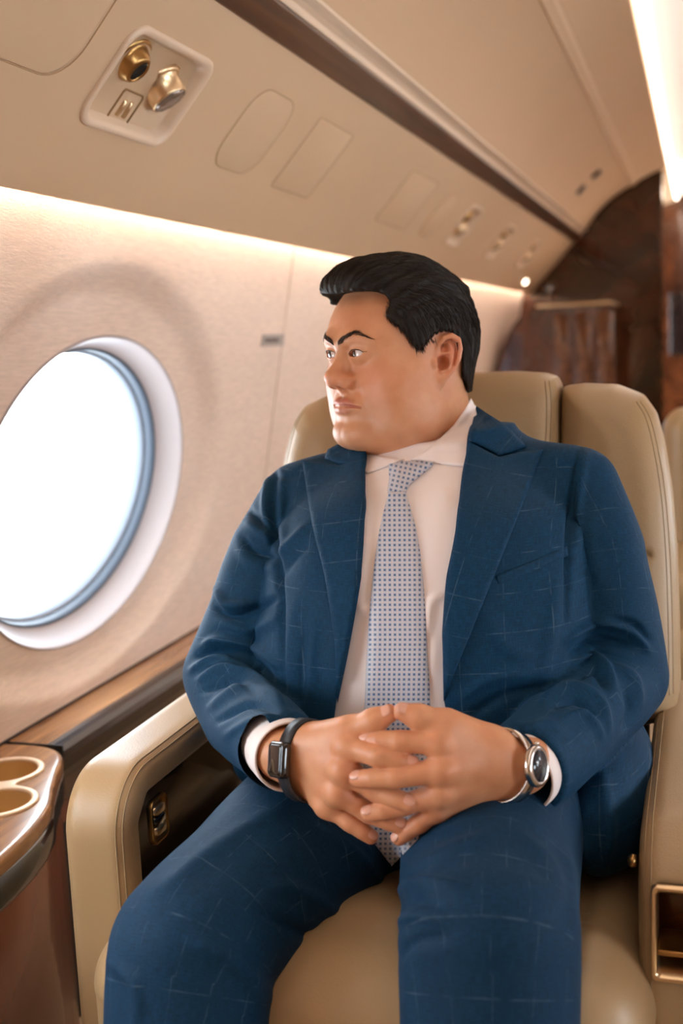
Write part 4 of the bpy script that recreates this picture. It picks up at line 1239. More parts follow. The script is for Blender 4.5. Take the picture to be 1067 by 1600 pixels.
HLN = np.array(HAIRLINE, np.float32)
def hair_sdf(w):
    p = to_head(w); x, y, z = p[:, 0], p[:, 1], p[:, 2]
    # scalp grown outward: thick on top, cropped at the sides
    base = head_scalp(p)
    th = np.interp(z, [-.09, -.05, .0, .03, .06, .085], [.003, .0055, .0065, .008, .012, .017])
    th = th * (1 - .55 * np.clip(-x / .075, 0, 1) * np.clip(z / .05, 0, 1))
    d = base - th
    # quiff swept up and back from the forehead
    q = np.stack([x, np.abs(y), z], 1)
    d = smin(d, ell(p, (.070, .004, .093), (.030, .050, .0215)), .018)
    d = smin(d, ell(p, (.078, -.010, .084), (.024, .048, .0185)), .014)
    d = smin(d, ell(p, (.020, .0, .100), (.062, .058, .024)), .018)
    d = smin(d, ell(p, (-.030, .0, .078), (.052, .054, .030)), .018)
    # combed grooves, run front to back, curving down the sides
    a = np.arctan2(y, z - .02)
    gr = np.sin(a * 30 + 5 * np.sin(x * 40 + 1.2) + 3 * np.sin(z * 35))
    gr2 = np.sin(a * 67 + 7 * np.sin(x * 31 + 2.0))
    amp = np.clip((z - .01) / .05, 0, 1)
    d = d + amp * (.0007 * gr + .0004 * gr2)
    # cut along the hairline, the same on both sides of the head
    m = np.stack([x, np.abs(y), z], 1)
    px = proj(from_head(m.astype(np.float64)))[0].astype(np.float32)
    hl = poly_sd(px[:, 0], px[:, 1], HLN) * .0008
    # ragged edge
    hl = hl + .0012 * np.sin(px[:, 0] * .9) * np.clip((.06 - z) / .03, 0, 1)
    front = np.clip((x - .045) / .03, 0, 1) * (z > .05)
    # over the forehead the line follows the brow of the quiff across the whole head
    zl = .0635 + .012 * np.clip((np.abs(y) - .030) / .03, 0, 1) + .010 * front * 0
    hl = np.where((x > .040) & (z > .045), np.minimum(np.maximum(hl, -1), 1), hl)
    far = np.maximum(.064 - z, x - .030)                     # the far temple is cut higher
    hl = np.where(y < 0, np.maximum(hl, np.minimum(.0655 - z, x - .034) * 1.0), hl)
    return smax(d, hl, .004)
def head_scalp(p0):
    p = warp(p0); x, y, z = p[:, 0], p[:, 1], p[:, 2]; ay = np.abs(y)
    d = ell(p, (-.004, 0, .030), (.093, .0765, .078))
    xf, hw, xb = (np.interp(z, _zz, t) for t in _tab)
    xc = np.interp(z, [-.136, -.09, -.05, 0, .075], [.030, .022, .008, -.002, -.004])
    n = np.interp(z, [-.136, -.10, -.06, -.03, .0, .03, .075], [2.1, 2.0, 1.98, 2.1, 2.45, 2.6, 2.4])
    sx = np.where(x > xc, (x - xc) / (xf - xc), (xc - x) / (xc - xb))
    rr = (np.abs(sx) ** n + (ay / hw) ** n) ** (1 / n)
    fd = np.maximum((rr - 1) * hw * .85, np.maximum(z - .070, -.136 - z))
    d = smin(d, fd, .022)
    return smin(d, rcone(p0, (-.030, 0, -.045), (-.040, 0, -.21), .062, .076), .022)
Vq, Qq = surface_nets(hair_sdf, HO - [.15, .15, .12], HO + [.15, .15, .145], .0013 * VOX)
Vq = relax(Vq, Qq, 1, .5)
hair = mesh('hair', Vq, Qq, M['hair'], man)
hair_bvh = BVHTree.FromPolygons([Vector(v) for v in Vq], [tuple(q_) for q_ in Qq.tolist()])
# loose strands combed along the surface
def hair_dir(l):
    x, y, z = l
    top = np.array([-1.0, .10 * y / .07, .15 if x > .05 else -.25])
    side = np.array([-.45, 0, -1.0]); back_ = np.array([-.1, 0, -1.0])
    ks = np.clip((abs(y) - .045) / .03, 0, 1); kb = np.clip((-x - .03) / .05, 0, 1); kz = np.clip((.085 - z) / .05, 0, 1)
    d = top * (1 - max(ks * kz, kb)) + side * ks * kz * (1 - kb) + back_ * kb
    return d / np.linalg.norm(d)
Nq = normals(Vq, Qq); lq = to_head(Vq.astype(np.float32)).astype(float)
sel = rng.choice(len(Vq), 9000, replace=False); paths = []
for i in sel:
    p = Vq[i].copy(); n0_ = Nq[i]; P = [p + n0_ * -.0004]; st = .0042; okk = True
    for s_ in range(5):
        l = HM @ (p - HO); dd = HM.T @ hair_dir(l); dd = dd + rng.normal(0, .10, 3)
        loc_, nn_, _, _ = hair_bvh.find_nearest(Vector(p))
        nn_ = np.array(nn_); dd = dd - nn_ * (dd @ nn_); dd /= np.linalg.norm(dd) + 1e-9
        p = np.array(loc_) + dd * st
        loc_, nn_, _, _ = hair_bvh.find_nearest(Vector(p)); p = np.array(loc_)
        P.append(p + np.array(nn_) * (.0004 + .0003 * s_ * rng.random()))
    paths.append(P)
all_paths = paths
# short hairs that break the sideburn and nape edge
edge = [(612, 470), (606, 490), (614, 503), (626, 512), (636, 523), (645, 536), (653, 545), (662, 541), (670, 531), (720, 545), (724, 570), (724, 588), (730, 606)]
ep = spline(edge, 10); paths = []
for _ in range(520):
    c = ep[rng.integers(0, len(ep))] + rng.normal(0, 2.2, 2)
    h = head_bvh.ray_cast(Vector(CAMPOS), Vector(ray(*c)))
    if h[0] is None: continue
    p = np.array(h[0]); n_ = np.array(h[1]); l = HM @ (p - HO)
    if l[1] > .0815: continue
    dd = HM.T @ np.array([-.35, 0, -1.0]); dd -= n_ * (dd @ n_); dd /= np.linalg.norm(dd) + 1e-9
    L = rng.uniform(.004, .009); dd = dd + rng.normal(0, .15, 3)
    paths.append([p - dd * L * .4, p + n_ * .001 + dd * L * .2, p + n_ * .0015 + dd * L * .7])
strands('hair_strands', all_paths + [spline(np.array(q_), 2) for q_ in paths], .00028, M['hair_strand'], hair)
# ================================================================== clothes
_TS = np.array([  # z, centre y, half width, front, back
    [.40, 1.40, .200, .140, .12], [.48, 1.40, .212, .170, .13], [.56, 1.40, .214, .192, .13], [.64, 1.40, .212, .198, .13], [.72, 1.40, .208, .190, .13],
    [.79, 1.405, .198, .172, .13], [.845, 1.415, .184, .150, .13], [.88, 1.43, .165, .132, .12], [.905, 1.45, .135, .115, .11], [.93, 1.475, .105, .095, .095], [.955, 1.495, .075, .078, .08]])
_tz = np.linspace(.40, .955, 240)
def _tt(c):
    v = np.interp(_tz, _TS[:, 0], _TS[:, c]); k = np.hanning(25); k /= k.sum()
    return np.convolve(np.pad(v, 12, 'edge'), k, 'valid')
_tc = [_tt(c) for c in (1, 2, 3, 4)]
TX = -.330
def torso(p, off):
    x, y, z = p[:, 0] - TX, p[:, 1], p[:, 2]
    cy, a, bf, bb = (np.interp(z, _tz, t) for t in _tc)
    yy = y - cy; b = np.where(yy < 0, bf, bb)
    n = 2.35
    rr = ((np.abs(x) / (a + off)) ** n + (np.abs(yy) / (b + off)) ** n) ** (1 / n)
    d = (rr - 1) * np.minimum(a, b) * .9
    d = np.maximum(d, np.maximum(z - .955 - off, .41 - off - z))
    for s, e in ((-1, SH_R), (1, SH_L)):
        d = smin(d, rcone(p, (-.345, 1.49, .925), (e[0] - s * .012, e[1], e[2] + .004), .036 + off, .040 + off), .035)
    return d
NKC = HO + HM.T @ np.array([-.038, 0, -.12])
def shirt_sdf(p):
    d = torso(p, 0.0)
    band = rcone(p, NKC + [0, -.004, -.06], NKC + [-.002, .004, .06], .079, .0765)
    top = p[:, 2] - (.940 + (p[:, 1] - 1.42) * .42)
    band = smax(band, top, .003)
    d = smin(d, band, .012)
    # soft pulls beside the tie
    return d
M['shirt'] = pmat('white_shirt', '#ece0dc', .75, noise=.015, nscale=30, bump=.05, bscale=900, sheen=.1)
Vs, Qs = surface_nets(shirt_sdf, (-.58, 1.15, .40), (-.08, 1.62, 1.06), .004 * VOX); Vs = relax(Vs, Qs, 2)
def fold_disp(V, Q, folds, scale=1.0):
    """raise soft ridges (positive) or creases (negative) along lines traced over the cloth"""
    N = normals(V, Q); px, dep = proj(V)
    vd = CAMPOS - V; vd /= np.linalg.norm(vd, axis=1)[:, None]
    fr = np.clip(((N * vd).sum(1) + .1) / .35, 0, 1)
    tot = np.zeros(len(V))
    for line, r, a in folds:
        L = spline(line, 8) if len(line) > 2 else np.array(line, float)
        box0 = L.min(0) - 3 * r; box1 = L.max(0) + 3 * r
        m = ((px > box0) & (px < box1)).all(1)
        if not m.any(): continue
        q = px[m]; best = np.full(len(q), 1e9); par = np.zeros(len(q))
        for i in range(len(L) - 1):
            e = L[i + 1] - L[i]; t = np.clip(((q - L[i]) @ e) / (e @ e + 1e-9), 0, 1)
            dd = np.linalg.norm(q - L[i] - t[:, None] * e, axis=1); up = dd < best
            best[up] = dd[up]; par[up] = (i + t[up]) / (len(L) - 1)
        w = np.sin(np.pi * np.clip(par * .9 + .05, 0, 1)) ** .7
        tot[m] += a * np.exp(-(best / r) ** 2) * w
    return V + N * (tot * fr * scale)[:, None]
Vs = fold_disp(Vs, Qs, [([(575, 790), (566, 880), (560, 940)], 9, .003), ([(690, 930), (672, 945), (668, 990)], 8, .005), ([(560, 955), (575, 948)], 8, .004),
                        ([(655, 765), (652, 800), (660, 860)], 2.2, .0012), ([(690, 760), (700, 800)], 12, .002), ([(680, 1000), (676, 1060)], 7, .002)])
shirt = mesh('shirt', Vs, Qs, M['shirt'], man)

# ---- jacket
SLV_R = [tuple(SH_R), A(426, 862, 1.395), A(398, 960, 1.355), tuple(ELB_R + [.004, 0, 0]), A(382, 1118, 1.25), A(440, 1172, 1.118)]
SLV_L = [tuple(SH_L), A(941, 860, 1.410), A(953, 970, 1.380), tuple(ELB_L), A(900, 1128, 1.265), A(826, 1196, 1.145)]
SR_R, SR_L = [.0535, .0565, .0590, .0565, .053, .0450], [.0535, .0525, .0560, .053, .055, .0480]
VOPEN = [(574, 700), (571, 745), (570, 800), (564, 900), (546, 1010), (527, 1098), (520, 1150), (470, 1205), (440, 1222), (380, 1245), (300, 1292), (240, 1400), (240, 1700), (940, 1700), (952, 1446), (930, 1420), (906, 1350), (888, 1310), (868, 1284),
         (838, 1246), (760, 1190), (705, 1150), (693, 1092), (692, 990), (700, 900), (712, 830), (722, 735), (737, 660), (742, 620), (600, 600)]
VOP = np.array(VOPEN, np.float32)
def axis_end(S_):
    a = np.array(S_[-1]) - np.array(S_[-2]); return a / np.linalg.norm(a)
def jacket_parts(p):
    t = torso(p, .013)
    skirt = ell(p, (-.112, 1.345, .545), (.062, .16, .085))
    t = smin(t, skirt, .03)
    t = smin(t, ell(p, (-.540, 1.36, .560), (.045, .09, .040)), .03)
    sl = []
    for S_, r in ((SLV_R, SR_R), (SLV_L, SR_L)):
        c = chain(p, S_, r, .0)
        ax = axis_end(S_); e = np.array(S_[-1])
        c = smax(c, (p - e.astype(np.float32)) @ ax.astype(np.float32) - .012, .004)
        inner = np.maximum(chain(p, S_[-2:], [r[-2] - .009, r[-1] - .009]), -((p - (e - ax * .03).astype(np.float32)) @ ax.astype(np.float32)))
        c = smax(c, -inner, .003)
        sl.append(c)
    return t, sl
def jacket_sdf(p):
    t, sl = jacket_parts(p)
    px = proj(p.astype(np.float64))[0].astype(np.float32)
    v = poly_sd(px[:, 0], px[:, 1], VOP) * .00072
    v = np.maximum(v, p[:, 1] - 1.50)
    t = smax(t, -v, .004)
    # open round the neck
    t = smax(t, -(rcone(p, NKC + [0, -.004, -.03], NKC + [-.002, .004, .10], .0815, .083)), .004)
    d = smin(t, sl[0], .0015); d = smin(d, sl[1], .0015)
    return d
def suitmat(name, base, line):
    m, t, b = newmat(name)
    a = t.nodes.new('ShaderNodeAttribute'); a.attribute_name = 'cloth'
    sp = t.nodes.new('ShaderNodeSeparateXYZ'); t.links.new(a.outputs['Vector'], sp.inputs[0])
    def m_(op, x, y=None, z=None):
        n = t.nodes.new('ShaderNodeMath'); n.operation = op
        for i, v in enumerate((x, y, z)):
            if v is None: continue
            if isinstance(v, (int, float)): n.inputs[i].default_value = v
            else: t.links.new(v, n.inputs[i])
        return n.outputs[0]
    tc = t.nodes.new('ShaderNodeTexCoord')
    nz = t.nodes.new('ShaderNodeTexNoise'); nz.inputs['Scale'].default_value = 55; nz.inputs['Detail'].default_value = 4
    t.links.new(tc.outputs['Object'], nz.inputs['Vector'])
    masks = []
    for ch, per in (('X', .047), ('Y', .041)):
        f = m_('FRACT', m_('DIVIDE', sp.outputs[ch], per))
        dd = m_('MULTIPLY', m_('ABSOLUTE', m_('SUBTRACT', f, .5)), per)
        masks.append(m_('SUBTRACT', 1.0, m_('SMOOTH_MIN', m_('DIVIDE', dd, .0009), 1.0, .2)))
    mk = m_('MAXIMUM', masks[0], masks[1])
    br = t.nodes.new('ShaderNodeMapRange'); br.inputs['From Min'].default_value = .42; br.inputs['From Max'].default_value = .62
    t.links.new(nz.outputs['Fac'], br.inputs['Value'])
    mk = m_('MULTIPLY', m_('MULTIPLY', mk, br.outputs[0]), .17)
    # weave: fine crossed threads
    wv = t.nodes.new('ShaderNodeTexNoise'); wv.inputs['Scale'].default_value = 1.0; wv.inputs['Detail'].default_value = 2
    mp = t.nodes.new('ShaderNodeMapping'); mp.inputs['Scale'].default_value = (1100, 110, 1); t.links.new(a.outputs['Vector'], mp.inputs[0]); t.links.new(mp.outputs[0], wv.inputs['Vector'])
    wv2 = t.nodes.new('ShaderNodeTexNoise'); wv2.inputs['Scale'].default_value = 1.0; wv2.inputs['Detail'].default_value = 2
    mp2 = t.nodes.new('ShaderNodeMapping'); mp2.inputs['Scale'].default_value = (110, 1100, 1); t.links.new(a.outputs['Vector'], mp2.inputs[0]); t.links.new(mp2.outputs[0], wv2.inputs['Vector'])
    w = m_('ADD', m_('MULTIPLY', m_('SUBTRACT', m_('ADD', wv.outputs['Fac'], wv2.outputs['Fac']), 1.0), 1.15), 1.0)
    sc_ = t.nodes.new('ShaderNodeVectorMath'); sc_.operation = 'SCALE'; sc_.inputs[0].default_value = lin(base)[:3]; t.links.new(w, sc_.inputs['Scale'])
    mx = t.nodes.new('ShaderNodeMix'); mx.data_type = 'RGBA'; t.links.new(mk, mx.inputs[0]); t.links.new(sc_.outputs[0], mx.inputs[6]); mx.inputs[7].default_value = lin(line)
    t.links.new(mx.outputs[2], b.inputs['Base Color'])
    b.inputs['Roughness'].default_value = .72; b.inputs['Specular IOR Level'].default_value = .16
    b.inputs['Sheen Weight'].default_value = .05; b.inputs['Sheen Roughness'].default_value = .4; b.inputs['Sheen Tint'].default_value = (.45, .7, 1, 1)
    bp = t.nodes.new('ShaderNodeBump'); bp.inputs['Strength'].default_value = .25; bp.inputs['Distance'].default_value = .0006
    t.links.new(w, bp.inputs['Height']); t.links.new(bp.outputs[0], b.inputs['Normal'])
    return m
M['suit'] = suitmat('navy_check_wool', '#09334f', '#8499aa')
M['suit_dark'] = suitmat('navy_check_wool_trousers', '#092d47', '#7f95a6')
Vj, Qj = surface_nets(jacket_sdf, (-.74, 1.10, .38), (.06, 1.62, 1.04), .0030 * VOX); Vj = relax(Vj, Qj, 2)
def limb_uv(V, S_, r):
    """length along the limb and angle round it"""
    P = spline(np.array(S_), 7); best = np.full(len(V), 1e9); u = np.zeros(len(V)); acc = 0; sw = np.zeros(len(V)); sv = np.zeros(len(V))
    for i in range(len(P) - 1):
        e = P[i + 1] - P[i]; L = np.linalg.norm(e); t = np.clip((V - P[i]) @ e / L ** 2, 0, 1)
        q = V - P[i] - t[:, None] * e; dd = np.linalg.norm(q, axis=1); up = dd < best
        ax = e / L; s = np.cross(ax, (0, 1.0, 0)); s /= np.linalg.norm(s); w = np.cross(ax, s)
        an = np.arctan2(q @ w, q @ s)
        best[up] = dd[up]; u[up] = an[up] * .06
        wt = np.exp(-dd / .012) * L; sw += wt; sv += wt * (acc + L * .5); acc += L
    return u, sv / np.maximum(sw, 1e-30)
FOLDS = [   # (line over the cloth, half width, height): ridges and the creases beside them
    # right sleeve, left in the picture
    ([(430, 728), (427, 790), (431, 850), (438, 930), (442, 1000), (444, 1080)], 5, -.0055), ([(420, 742), (414, 790), (418, 850)], 6, .004), ([(442, 745), (440, 800), (444, 860)], 7, .003),
    ([(388, 795), (405, 812), (425, 832)], 5, -.005), ([(385, 815), (405, 832), (424, 850)], 7, .004), ([(378, 838), (398, 862), (428, 872)], 5, -.005), ([(372, 850), (392, 880), (430, 890)], 8, .003),
    ([(332, 930), (342, 955), (375, 962), (432, 935)], 6, -.007), ([(337, 922), (355, 945), (390, 945)], 7, .006), ([(345, 972), (390, 985), (435, 965)], 9, .004),
    ([(318, 1010), (345, 1000), (400, 1012), (432, 1040)], 7, .007), ([(310, 1025), (345, 1018), (390, 1030), (425, 1060)], 5, -.007),
    ([(298, 1048), (330, 1032), (360, 1028)], 6, .005), ([(312, 1062), (350, 1045), (400, 1062), (440, 1098)], 6, .006), ([(318, 1080), (360, 1066), (405, 1085)], 5, -.005),
    ([(330, 1105), (385, 1075), (440, 1100)], 7, .006), ([(340, 1128), (390, 1100), (440, 1115)], 5, -.005), ([(352, 1150), (400, 1125), (455, 1122)], 7, .003),
    # right chest
    ([(436, 870), (452, 852), (478, 822)], 7, .004), ([(440, 900), (458, 872), (480, 850)], 7, -.003),
    ([(450, 1060), (456, 1000), (462, 940)], 12, .003), ([(490, 1090), (486, 1030), (492, 970)], 10, .003), ([(470, 1100), (474, 1040), (480, 985)], 7, -.003),
    # left sleeve
    ([(905, 700), (896, 760), (890, 830), (887, 900), (884, 970)], 5, -.0055), ([(915, 712), (906, 770), (902, 850)], 6, .004), ([(915, 790), (920, 860), (940, 920)], 16, .003), ([(885, 1000), (930, 975), (980, 985), (1012, 1015)], 6, .007), ([(890, 1022), (935, 1000), (985, 1010)], 5, -.007),
    ([(955, 968), (990, 975), (1015, 1000)], 5, -.005), ([(895, 1045), (915, 1025), (945, 1040), (960, 1075)], 6, .006), ([(905, 1060), (928, 1048), (945, 1075)], 5, -.005),
    ([(850, 1090), (890, 1075), (935, 1095), (950, 1140)], 7, .006), ([(862, 1105), (900, 1095), (930, 1120)], 5, -.005), ([(880, 1120), (915, 1115), (940, 1150)], 6, .004), ([(960, 1040), (990, 1060), (1000, 1100)], 7, .004), ([(975, 1075), (985, 1110), (975, 1140)], 6, -.004),
    ([(800, 1150), (850, 1130), (880, 1140)], 8, .002),
    # left chest and below
    ([(760, 960), (790, 1010), (840, 1030)], 14, .002), ([(720, 1090), (770, 1060), (850, 1050)], 10, .003), ([(870, 900), (862, 980), (850, 1050)], 12, .003), ([(740, 1115), (790, 1085), (870, 1070)], 7, -.004),
    ([(850, 1260), (900, 1300), (930, 1380)], 8, .004), ([(940, 1200), (950, 1290), (940, 1370)], 12, .004),
    ([(850, 720), (880, 735), (905, 725)], 10, -.002), ([(480, 735), (450, 745), (425, 742)], 6, -.002)]
t_, s_l = jacket_parts(Vj.astype(np.float32))
u1, v1 = limb_uv(Vj, SLV_R, SR_R); u2, v2 = limb_uv(Vj, SLV_L, SR_L)
isR = s_l[0] < np.minimum(t_, s_l[1]); isL = s_l[1] < np.minimum(t_, s_l[0])
cloth = np.stack([Vj[:, 0] + .05 * (Vj[:, 2] - .8), Vj[:, 2], np.zeros(len(Vj))], 1)
cloth[isR, 0] = u1[isR]; cloth[isR, 1] = v1[isR]; cloth[isL, 0] = u2[isL]; cloth[isL, 1] = v2[isL]
# gentle all over unevenness of worn cloth
def lump(V, s, seed):
    r_ = np.random.default_rng(seed); o = np.zeros(len(V))
    for _ in range(14):
        k = r_.normal(0, 1, 3); k /= np.linalg.norm(k); o += np.sin(V @ k * s * r_.uniform(.6, 1.6) + r_.uniform(0, 6.28))
    return o / 14 ** .5
Nj = normals(Vj, Qj); Vj = Vj + Nj * (lump(Vj, 55, 3) * .0013)[:, None]
Vj = fold_disp(Vj, Qj, FOLDS, 1.6)
jacket = mesh('jacket', Vj, Qj, M['suit'], man); attr(jacket, 'cloth', cloth)

# ---- trousers
LEG_R = [(-.400, 1.40, .535), tuple(KN_R * .5 + np.array([-.400, 1.40, .535]) * .5 + [0.004, 0, .002]), tuple(KN_R), tuple(KN_R * .5 + AN_R * .5 + [0, -.03, 0]), tuple(AN_R)]
LEG_L = [(-.250, 1.40, .545), tuple(KN_L * .5 + np.array([-.250, 1.40, .545]) * .5 + [0, 0, .012]), tuple(KN_L), tuple(KN_L * .5 + AN_L * .5 + [0, -.03, 0]), tuple(AN_L)]
RL = [.112, .098, .083, .079, .073]
def trousers_sdf(p):
    d = chain(p, LEG_R, RL, .0); d2 = chain(p, LEG_L, RL, .0)
    d = smin(d, d2, .02)
    d = smin(d, ell(p, (-.33, 1.38, .53), (.20, .17, .125)), .03)
    return d
Vt, Qt = surface_nets(trousers_sdf, (-.66, .78, .10), (.0, 1.60, .70), .0045 * VOX); Vt = relax(Vt, Qt, 2)
u1, v1 = limb_uv(Vt, LEG_R, RL); u2, v2 = limb_uv(Vt, LEG_L, RL)
isL = chain(Vt.astype(np.float32), LEG_L, RL) < chain(Vt.astype(np.float32), LEG_R, RL)
cloth_t = np.stack([np.where(isL, u2, u1) * 1.5, np.where(isL, v2, v1), np.zeros(len(Vt))], 1)
Nt = normals(Vt, Qt); Vt = Vt + Nt * (lump(Vt, 38, 5) * .0018)[:, None]
TF = [([(610, 1400), (660, 1380), (720, 1385)], 9, .005), ([(608, 1425), (650, 1405), (690, 1410)], 7, -.004), ([(610, 1450), (650, 1432), (700, 1440)], 8, .004), ([(620, 1500), (650, 1470), (700, 1465)], 8, -.003),
      ([(880, 1330), (895, 1390), (890, 1450)], 10, .004), ([(800, 1300), (850, 1340), (880, 1400)], 12, .003), ([(640, 1360), (700, 1330), (780, 1300)], 12, .003),
      ([(240, 1400), (330, 1330), (440, 1260)], 14, .003), ([(420, 1380), (480, 1400), (560, 1450)], 12, .004), ([(400, 1420), (460, 1450), (540, 1490)], 9, -.004), ([(300, 1470), (360, 1500), (420, 1560)], 12, .004), ([(170, 1500), (210, 1540), (215, 1600)], 10, .003),
      ([(500, 1290), (560, 1340), (600, 1390)], 10, .004)]
Vt = fold_disp(Vt, Qt, TF, 1.7)
trousers = mesh('trousers', Vt, Qt, M['suit_dark'], man); attr(trousers, 'cloth', cloth_t)

# ---------------------------------------------------------------- cloth laid over the figure: outline, thickness, following the body underneath
def bvh(V, Q): return BVHTree.FromPolygons([Vector(v) for v in V], [tuple(q_) for q_ in np.asarray(Q).tolist()])
b_shirt, b_jacket, b_trousers = bvh(Vs, Qs), bvh(Vj, Qj), bvh(Vt, Qt)
def drape(name, poly, bvs, m, parent, off=.004, under=.003, step=5, smooth=6, uv=None, bulge=0.0, taper=10.0):
    poly = np.array(poly, float)
    B = []
    for i in range(len(poly)):
        a, b = poly[i], poly[(i + 1) % len(poly)]; k = max(1, int(np.linalg.norm(b - a) / step))
        for j in range(k): B.append(a + (b - a) * j / k)
    B = np.array(B); lo, hi = B.min(0), B.max(0)
    gx, gy = np.meshgrid(np.arange(lo[0], hi[0], step), np.arange(lo[1], hi[1], step)); g = np.stack([gx.ravel(), gy.ravel()], 1)
    sd = poly_sd(g[:, 0].astype(np.float32), g[:, 1].astype(np.float32), poly); g = g[sd < -step * .55]
    P2 = np.concatenate([B, g]); nb = len(B)
    r = delaunay_2d_cdt([Vector(p) for p in P2], [(i, (i + 1) % nb) for i in range(nb)], [], 1, 1e-4)
    P2 = np.array([tuple(v) for v in r[0]]); T = [f for f in r[2] if len(f) == 3]
    n = len(P2); depth = np.full(n, np.nan); dirs = np.array([ray(*p) for p in P2])          # dirs have unit forward component
    for i in range(n):
        dv = Vector(dirs[i]); best = None
        for bv in bvs:
            h = bv.ray_cast(Vector(CAMPOS), dv.normalized())
            if h[0] is not None:
                k = h[3] / dv.length
                if best is None or k < best: best = k
        if best is not None: depth[i] = best
    ok_ = ~np.isnan(depth)
    for i in np.where(~ok_)[0]:
        j = np.where(ok_)[0][np.argmin(((P2[ok_] - P2[i]) ** 2).sum(1))]; depth[i] = depth[j]
    nb_ = [set() for _ in range(n)]
    ec = {}
    for f in T:
        for a in range(3):
            u_, v_ = f[a], f[(a + 1) % 3]; nb_[u_].add(v_); nb_[v_].add(u_)
            ec[tuple(sorted((u_, v_)))] = ec.get(tuple(sorted((u_, v_))), 0) + 1
    base = depth.copy()
    for _ in range(smooth):
        depth = np.array([.5 * depth[i] + .5 * np.mean([depth[j] for j in nb_[i]]) if nb_[i] else depth[i] for i in range(n)])
    depth = np.minimum(depth, base + .001)
    ed = np.abs(poly_sd(P2[:, 0].astype(np.float32), P2[:, 1].astype(np.float32), poly))
    rise = off + bulge * np.clip(ed / taper, 0, 1) ** .6
    rd = np.where(ed < 1.0, off * .45, rise)
    Vf = CAMPOS + dirs * (depth - rd)[:, None]; Vb_ = CAMPOS + dirs * (depth + under)[:, None]
    F_ = []
    for f in T:
        a, b, c = f; nn = np.cross(Vf[b] - Vf[a], Vf[c] - Vf[a])
        if nn @ (CAMPOS - Vf[a]) < 0: a, b, c = a, c, b
        F_.append((a, b, c)); F_.append((n + c, n + b, n + a))
    for f in T:
        for a in range(3):
            u_, v_ = f[a], f[(a + 1) % 3]
            if ec[tuple(sorted((u_, v_)))] == 1: F_.append((u_, v_, n + v_)); F_.append((u_, n + v_, n + u_))
    VV = np.concatenate([Vf, Vb_])
    bm = bmesh.new(); vs = [bm.verts.new(v) for v in VV]
    for f in F_:
        try: bm.faces.new([vs[i] for i in f])
        except ValueError: pass
    o = bm_obj(name, bm, m, parent)
    if uv is not None: attr(o, 'cloth', np.concatenate([uv(P2, Vf)] * 2))
    return o
def uv_rot(a, s=1.0):
    c, k = math.cos(a), math.sin(a)
    return lambda P, V: np.stack([c * V[:, 0] + k * V[:, 2], -k * V[:, 0] + c * V[:, 2], 0 * V[:, 0]], 1)
BODY = [b_jacket, b_shirt]
def sp(*pts, n=5): return [tuple(p) for p in spline(pts, n)]
lapR = sp((570, 716), (571, 760), (569, 830), (563, 905), (546, 1010), (527, 1100)) + [(525, 1060)] + sp((522, 1000), (507, 900), (488, 820), (472, 719)) + [(500, 722), (528, 727)]
colR = [(527, 694), (545, 700), (572, 704), (571, 730), (529, 726), (507, 716), (512, 702)]
lapL = sp((733, 690), (722, 740), (712, 830), (700, 905), (692, 990), (693, 1096)) + sp((715, 1040), (770, 905), (812, 800), (849, 702)) + [(815, 706), (779, 714), (752, 700)]
colL = [(744, 634), (760, 645), (790, 664), (808, 682), (823, 697), (800, 706), (779, 712), (752, 698), (732, 690), (738, 660)]
drape('lapel', lapR, BODY, M['suit'], jacket, off=.0075, uv=uv_rot(.14), smooth=10)
drape('lapel', lapL, BODY, M['suit'], jacket, off=.0075, uv=uv_rot(-.24), smooth=10)
drape('collar', colR, BODY, M['suit'], jacket, off=.010, uv=uv_rot(.5), smooth=8)
drape('collar', colL, BODY, M['suit'], jacket, off=.010, uv=uv_rot(-.6), smooth=8)
drape('breast_pocket', [(774, 900), (830, 878), (886, 853), (888, 868), (832, 894), (778, 917)], [b_jacket], M['suit'], jacket, off=.0014, uv=uv_rot(-.1), step=4)
# shirt collar leaves
b_neck = [b_shirt]
drape('shirt_collar', [(573, 709), (600, 714), (632, 718), (620, 724), (604, 730), (590, 735), (575, 740), (569, 738), (566, 712)], b_neck, M['shirt'], shirt, off=.006, smooth=8, step=3)
drape('shirt_collar', [(736, 622), (742, 634), (748, 662), (742, 700), (733, 730), (728, 730), (700, 727), (674, 723), (640, 719), (652, 713), (680, 692), (708, 665), (726, 640)], [b_shirt, head_bvh], M['shirt'], shirt, off=.007, smooth=18, step=4)
